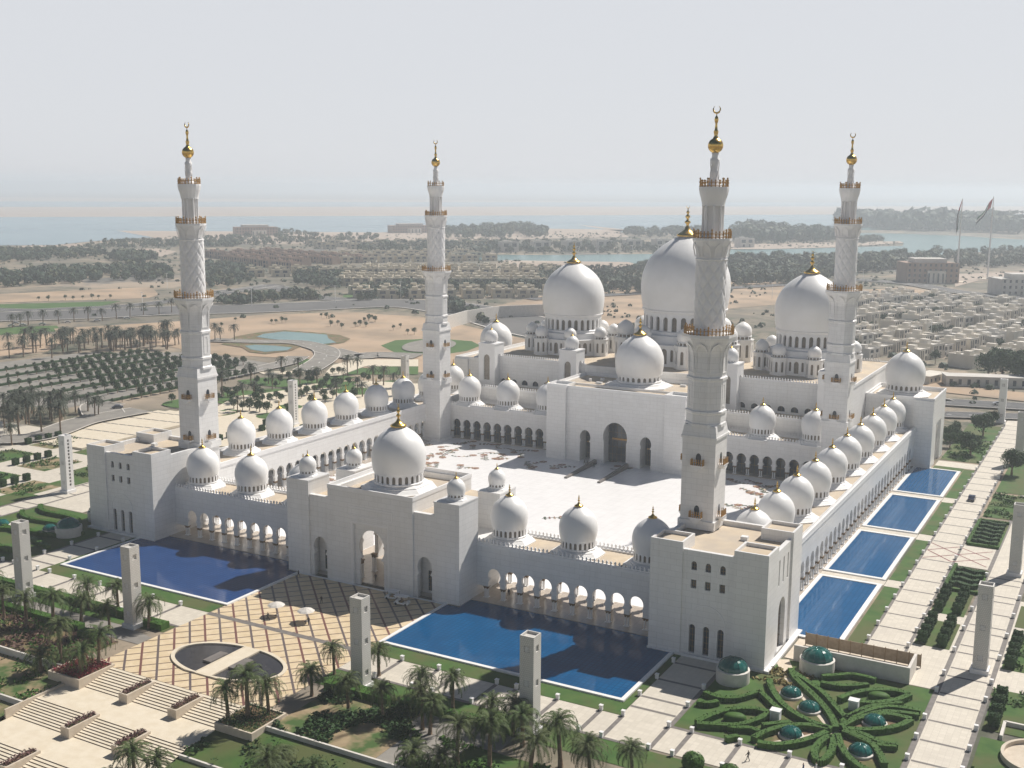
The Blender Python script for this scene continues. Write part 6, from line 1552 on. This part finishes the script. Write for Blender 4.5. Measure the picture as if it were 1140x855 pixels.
# ------------------------------------------------------------------ cars, carts, umbrellas, people
def car(label, loc, rz, paint, group=None):
    t = thing('parked_car' if group else 'car', label, 'car', loc, rz, group)
    b = MB(); prof = [(-2.2,.35),(-2.25,.8),(-1.5,.95),(-.9,1.42),(.75,1.45),(1.45,.98),(2.15,.85),(2.25,.5),(2.2,.35)]
    b.plate([prof], lambda u, v, w: (u, -.88+w*1.0, v), 1.76); b.build('body', paint, t)
    g = MB(); gp = [(-1.38,.98),(-.86,1.36),(.7,1.39),(1.3,1.0)]
    g.plate([gp], lambda u, v, w: (u, -.9+w, v), 1.8); g.build('glazing', 'glass', t)
    for x in (-1.4, 1.4):
        for y in (-.78, .78): 
            w_ = MB(); w_.lathe([(.33, -.11), (.33, .11), (.2, .12)], 16); o = w_.build('wheel', 'tyre', t, (x, y, .33)); o.rotation_euler = (PI/2, 0, 0)
    for y in (-.6, .6): MB().box(2.2, 2.27, y-.18, y+.18, .62, .78).build('headlight', 'white', t)
    return t
car('dark car driving along the cream avenue beside the third side pool', (108.6, 128.5, .06), PI/2, 'car_dark')
car('silver van parked by the road beyond the side hall', (98, 291, .75), .3, 'car_silver'); car('dark car on the left drive by the parking', (-211, 96, .8), .8, 'car_dark')
c0 = None
for i, (x, y) in enumerate([(-478, 258), (-472, 268), (-481, 252), (-466, 283), (-458, 300), (-490, 262), (-486, 240), (-452, 320)]):
    lab = 'car on the highway at the left'
    if c0 is None: c0 = car(lab, (x, y, .6), .9, 'car_silver', 'cars on the highway')
    else: dup(c0, (x, y, .6), .9, None, lab, 'cars on the highway')
cw = None
for i in range(48):
    row = hr.randrange(9); k = hr.uniform(0, 34); o_ = Vector((66, 386)) + dv*(k*14.2) - nv*(row*26.0-13.5)
    rel = o_-camp; a = math.degrees(math.atan2(rel.x*fw.y-rel.y*fw.x, rel.dot(fw)))
    if not 16.3 < a < 26.5 or rel.length > 900: continue
    lab = ('white', 'dark')[i % 2] + ' car parked between rows of the housing estate'
    if cw is None: cw = [car('white car parked between rows of the housing estate', (o_.x, o_.y, 0), ang, 'car_silver', 'white cars parked in the housing estate'), None]; continue
    dup(cw[0], (o_.x, o_.y, 0), ang+hr.choice((0, PI/2)), None, 'white car parked between rows of the housing estate', 'white cars parked in the housing estate')
def cart(label, loc, rz):
    t = thing('golf_cart', label, 'golf cart', loc, rz); MB().box(-1.7, 1.7, -.65, .65, .3, .65).box(-1.2, -.6, -.6, .6, .65, 1.1).box(1.2, 1.7, -.6, .6, .65, 1.0).build('body', 'white', t)
    MB().box(-1.7, 1.5, -.75, .75, 1.95, 2.05).build('roof', 'trim', t); p = MB()
    for x in (-1.55, 1.35):
        for y in (-.65, .65): p.box(x-.03, x+.03, y-.03, y+.03, .65, 1.95)
    p.build('frame', 'bronze', t)
    for x in (-1.2, 1.2):
        for y in (-.6, .6): o = MB().lathe([(.28, -.09), (.28, .09)], 12).build('wheel', 'tyre', t, (x, y, .28)); o.rotation_euler = (PI/2, 0, 0)
    MB().box(-.4, .3, -.6, .6, .65, .95).build('seat', 'bronze', t); return t
cart('white roofed buggy parked before the gate, the one nearer the middle doorway', (8.5, -23.6, .04), .2); cart('white roofed buggy parked before the gate, the one nearer the pool', (12.2, -25.4, .04), .1)
def umbrella(label, loc):
    t = thing('umbrella', label, 'umbrella', loc); MB().lathe([(1.9, 2.3), (1.5, 2.55), (.7, 2.85), (0, 3.05)], 8, smooth=False).build('canopy', 'kerb', t); MB().lathe([(.04, 0), (.04, 2.9)], 8).build('pole', 'bronze', t)
    MB().lathe([(.4, 0), (.4, .1), (.05, .12)], 12).build('base', 'band', t); return t
umbrella('open white umbrella on the plaza, left of two', (-7.2, -43.9, .04)); umbrella('open white umbrella on the plaza, right of two', (.4, -43.4, .04))
def person_mesh(name, top, low, walk=.25, lean=0.):
    """one continuous figure grown over a skeleton with a Skin modifier"""
    J = {'pel':(0,0,.95),'wai':(0,lean*.3,1.12),'che':(0,lean,1.36),'nec':(0,lean*1.2,1.5),'hea':(0,lean*1.3+.02,1.63),'top':(0,lean*1.3+.01,1.76)}
    B = [('pel','wai'),('wai','che'),('che','nec'),('nec','hea'),('hea','top')]; Rr = {'pel':(.17,.13),'wai':(.15,.11),'che':(.19,.12),'nec':(.06,.06),'hea':(.085,.1),'top':(.06,.07)}
    for s_, n in ((-1,'l'),(1,'r')):
        w = walk*s_
        J.update({n+'hip':(.1*s_,0,.9), n+'kne':(.11*s_,w*.7+.04,.5), n+'ank':(.11*s_,w*1.1-.05,.08), n+'toe':(.12*s_,w*1.1+.14,.04), n+'sho':(.2*s_,lean,1.42), n+'elb':(.26*s_,lean-w*.5,1.13), n+'han':(.25*s_,lean-w*.9+.1,.9), n+'fin':(.24*s_,lean-w*.9+.16,.79)})
        B += [('pel',n+'hip'),(n+'hip',n+'kne'),(n+'kne',n+'ank'),(n+'ank',n+'toe'),('che',n+'sho'),(n+'sho',n+'elb'),(n+'elb',n+'han'),(n+'han',n+'fin')]
        Rr.update({n+'hip':(.11,.11),n+'kne':(.075,.075),n+'ank':(.055,.055),n+'toe':(.045,.035),n+'sho':(.075,.075),n+'elb':(.055,.055),n+'han':(.042,.035),n+'fin':(.03,.02)})
    ks = list(J); me = bpy.data.meshes.new(name); me.from_pydata([J[k] for k in ks], [(ks.index(a), ks.index(b)) for a, b in B], [])
    o = bpy.data.objects.new(name, me); COL.objects.link(o); sk = o.modifiers.new('skin', 'SKIN'); o.modifiers.new('sub', 'SUBSURF').levels = 1
    for i, k in enumerate(ks): v = me.skin_vertices[0].data[i]; v.radius = Rr[k]; v.use_root = (k == 'pel')
    dg = bpy.context.evaluated_depsgraph_get(); m2 = bpy.data.meshes.new_from_object(o.evaluated_get(dg)); bpy.data.objects.remove(o)
    m2.name = name
    for m in (low, top, 'skin', 'dark'): m2.materials.append(MAT[m])
    for p in m2.polygons:
        c = p.center; p.use_smooth = True
        p.material_index = 3 if c.z > 1.68 or (c.z > 1.58 and c.y < lean*1.3-.03) or c.z < .07 else 2 if c.z > 1.49 or c.z < .93 and abs(c.x) > .2 and c.z > .75 else 1 if c.z > .92 or abs(c.x) > .2 and c.z > .7 else 0
    return m2
PM = [person_mesh('person', 'dark', 'dark', .28), person_mesh('person', 'robe', 'robe', .12), person_mesh('person', 'blue', 'dark', .22)]
for i, (x, y, z, k, rz, lab) in enumerate(((98.9, -54.2, .03, 0, 1.4, 'person in dark clothes walking along the front right path'), (107.6, -53.8, .03, 2, 2.2, 'person in a blue top at the bottom edge of the path, beside another'), (109.3, -52.6, .03, 1, 2.2, 'person in white standing at the path beside the parterre'),
        (-3.4, -33.6, .04, 0, .4, 'person in dark clothes alone in the shaded middle of the plaza'), (-7.0, -46.8, .04, 0, 2., 'person in dark clothes under the left umbrella'), (2.0, -44.6, .04, 0, 1., 'person in dark clothes under the right umbrella'), (-18.6, -23.0, .04, 0, 0, 'person at the left corner of the gate'),
        (-1.3, -16.5, .31, 0, 1, 'person in dark clothes just inside the gate opening'), (3.5, -14.5, .31, 0, 2, 'person sitting area visitor by the right pier of the gate passage'), (28.9, -10.0, .31, 0, .5, 'person in dark clothes under the first arch of the right front arcade'), (30.0, -9.6, .31, 0, .2, 'second person in dark clothes under the first arch of the right front arcade'),
        (-6.9, 108.6, .07, 0, 1, 'person in dark clothes by the left ramp wall'), (-5.4, 109.2, .07, 2, 2, 'person in a blue top between the ramp walls'), (-4.0, 107.4, .07, 0, 0, 'person in dark clothes in the group before the portal'), (-2.4, 109.8, .07, 1, 3, 'person in a white robe before the portal'), (-8.3, 109.4, .07, 0, 2, 'person in dark clothes at the head of the left ramp wall'), (-130.5, 30, .03, 0, 0, 'person walking on the far left paving'))):
    o = link('person', PM[k], None, (x, y, z), rz); tag(o, lab.replace('sitting area visitor', 'in dark clothes'), 'person')

# ------------------------------------------------------------------ air
hz = MB().box(-23000, 23000, -1400, 33000, -7, 114); ho = hz.build('haze', []); ho['kind'] = 'stuff'
hm = bpy.data.materials.new('haze_air'); hm.use_nodes = True; nt = hm.node_tree; nt.nodes.remove(nt.nodes['Principled BSDF'])
pv = nt.nodes.new('ShaderNodeVolumePrincipled'); pv.inputs['Color'].default_value = (.86, .93, 1, 1); pv.inputs['Density'].default_value = HAZE; pv.inputs['Anisotropy'].default_value = .25
nt.links.new(pv.outputs[0], nt.nodes['Material Output'].inputs['Volume']); ho.data.materials.append(hm)

# ------------------------------------------------------------------ light, sky, camera
sd = Vector((.385, .93, 1.2)).normalized(); el = math.asin(sd.z); az = math.atan2(sd.x, sd.y)
L = bpy.data.lights.new('sun', 'SUN'); L.energy = SUN; L.angle = math.radians(.53); L.color = (1, .95, .88)
lo = bpy.data.objects.new('sun', L); COL.objects.link(lo); lo.rotation_euler = sd.to_track_quat('Z', 'Y').to_euler()
w = bpy.data.worlds.new('World'); scene.world = w; w.use_nodes = True; nt = w.node_tree
sky = nt.nodes.new('ShaderNodeTexSky'); sky.sky_type = 'NISHITA'; sky.sun_disc = False; sky.sun_elevation = el; sky.sun_rotation = az
sky.altitude = 90; sky.air_density = 1.0; sky.dust_density = DUST; sky.ozone_density = 1.0
hs = nt.nodes.new('ShaderNodeHueSaturation'); hs.inputs['Saturation'].default_value = SKYSAT; nt.links.new(sky.outputs[0], hs.inputs['Color'])
# thick dusty haze whitens the lower sky: the sky texture is blended towards a pale tone near the horizon
tc = nt.nodes.new('ShaderNodeTexCoord'); sp = nt.nodes.new('ShaderNodeSeparateXYZ'); nt.links.new(tc.outputs['Generated'], sp.inputs[0])
mr = nt.nodes.new('ShaderNodeMapRange'); mr.interpolation_type = 'SMOOTHSTEP'; mr.inputs[1].default_value = .16; mr.inputs[2].default_value = .29; mr.inputs[3].default_value = .9; mr.inputs[4].default_value = .0
nt.links.new(sp.outputs[2], mr.inputs[0])
wm = nt.nodes.new('ShaderNodeMix'); wm.data_type = 'RGBA'; nt.links.new(mr.outputs[0], wm.inputs[0]); hs.inputs["Value"].default_value = .5; nt.links.new(hs.outputs[0], wm.inputs[6]); wm.inputs[7].default_value = (11.1, 11.35, 11.9, 1)
nt.links.new(wm.outputs[2], nt.nodes['Background'].inputs[0]); nt.nodes['Background'].inputs[1].default_value = SKY
cam = bpy.data.cameras.new('camera'); co = bpy.data.objects.new('camera', cam); COL.objects.link(co); scene.camera = co
cam.sensor_width = 36; cam.lens = 1260.99/1140*36; cam.clip_end = 60000; cam.clip_start = 1
yaw, pit, rol = -.508587, .171793, .0062771
Fv = Vector((math.sin(yaw)*math.cos(pit), math.cos(yaw)*math.cos(pit), -math.sin(pit))); Rv = Vector((math.cos(yaw), -math.sin(yaw), 0)); Uv = Rv.cross(Fv)
R2 = Rv*math.cos(rol)+Uv*math.sin(rol); U2 = -Rv*math.sin(rol)+Uv*math.cos(rol)
M = Matrix((R2, U2, -Fv)).transposed().to_4x4(); M.translation = Vector((147.366, -219.183, 89.802)); co.matrix_world = M
vsx = scene.view_settings; vsx.view_transform = 'Standard'; vsx.look = 'None'; vsx.exposure = EXPO; vsx.gamma = 1
scene.cycles.use_denoising = True
scene.cycles.max_bounces = 6; scene.cycles.diffuse_bounces = 5; scene.cycles.volume_bounces = 1; scene.cycles.transparent_max_bounces = 4
scene.cycles.sample_clamp_indirect = 6
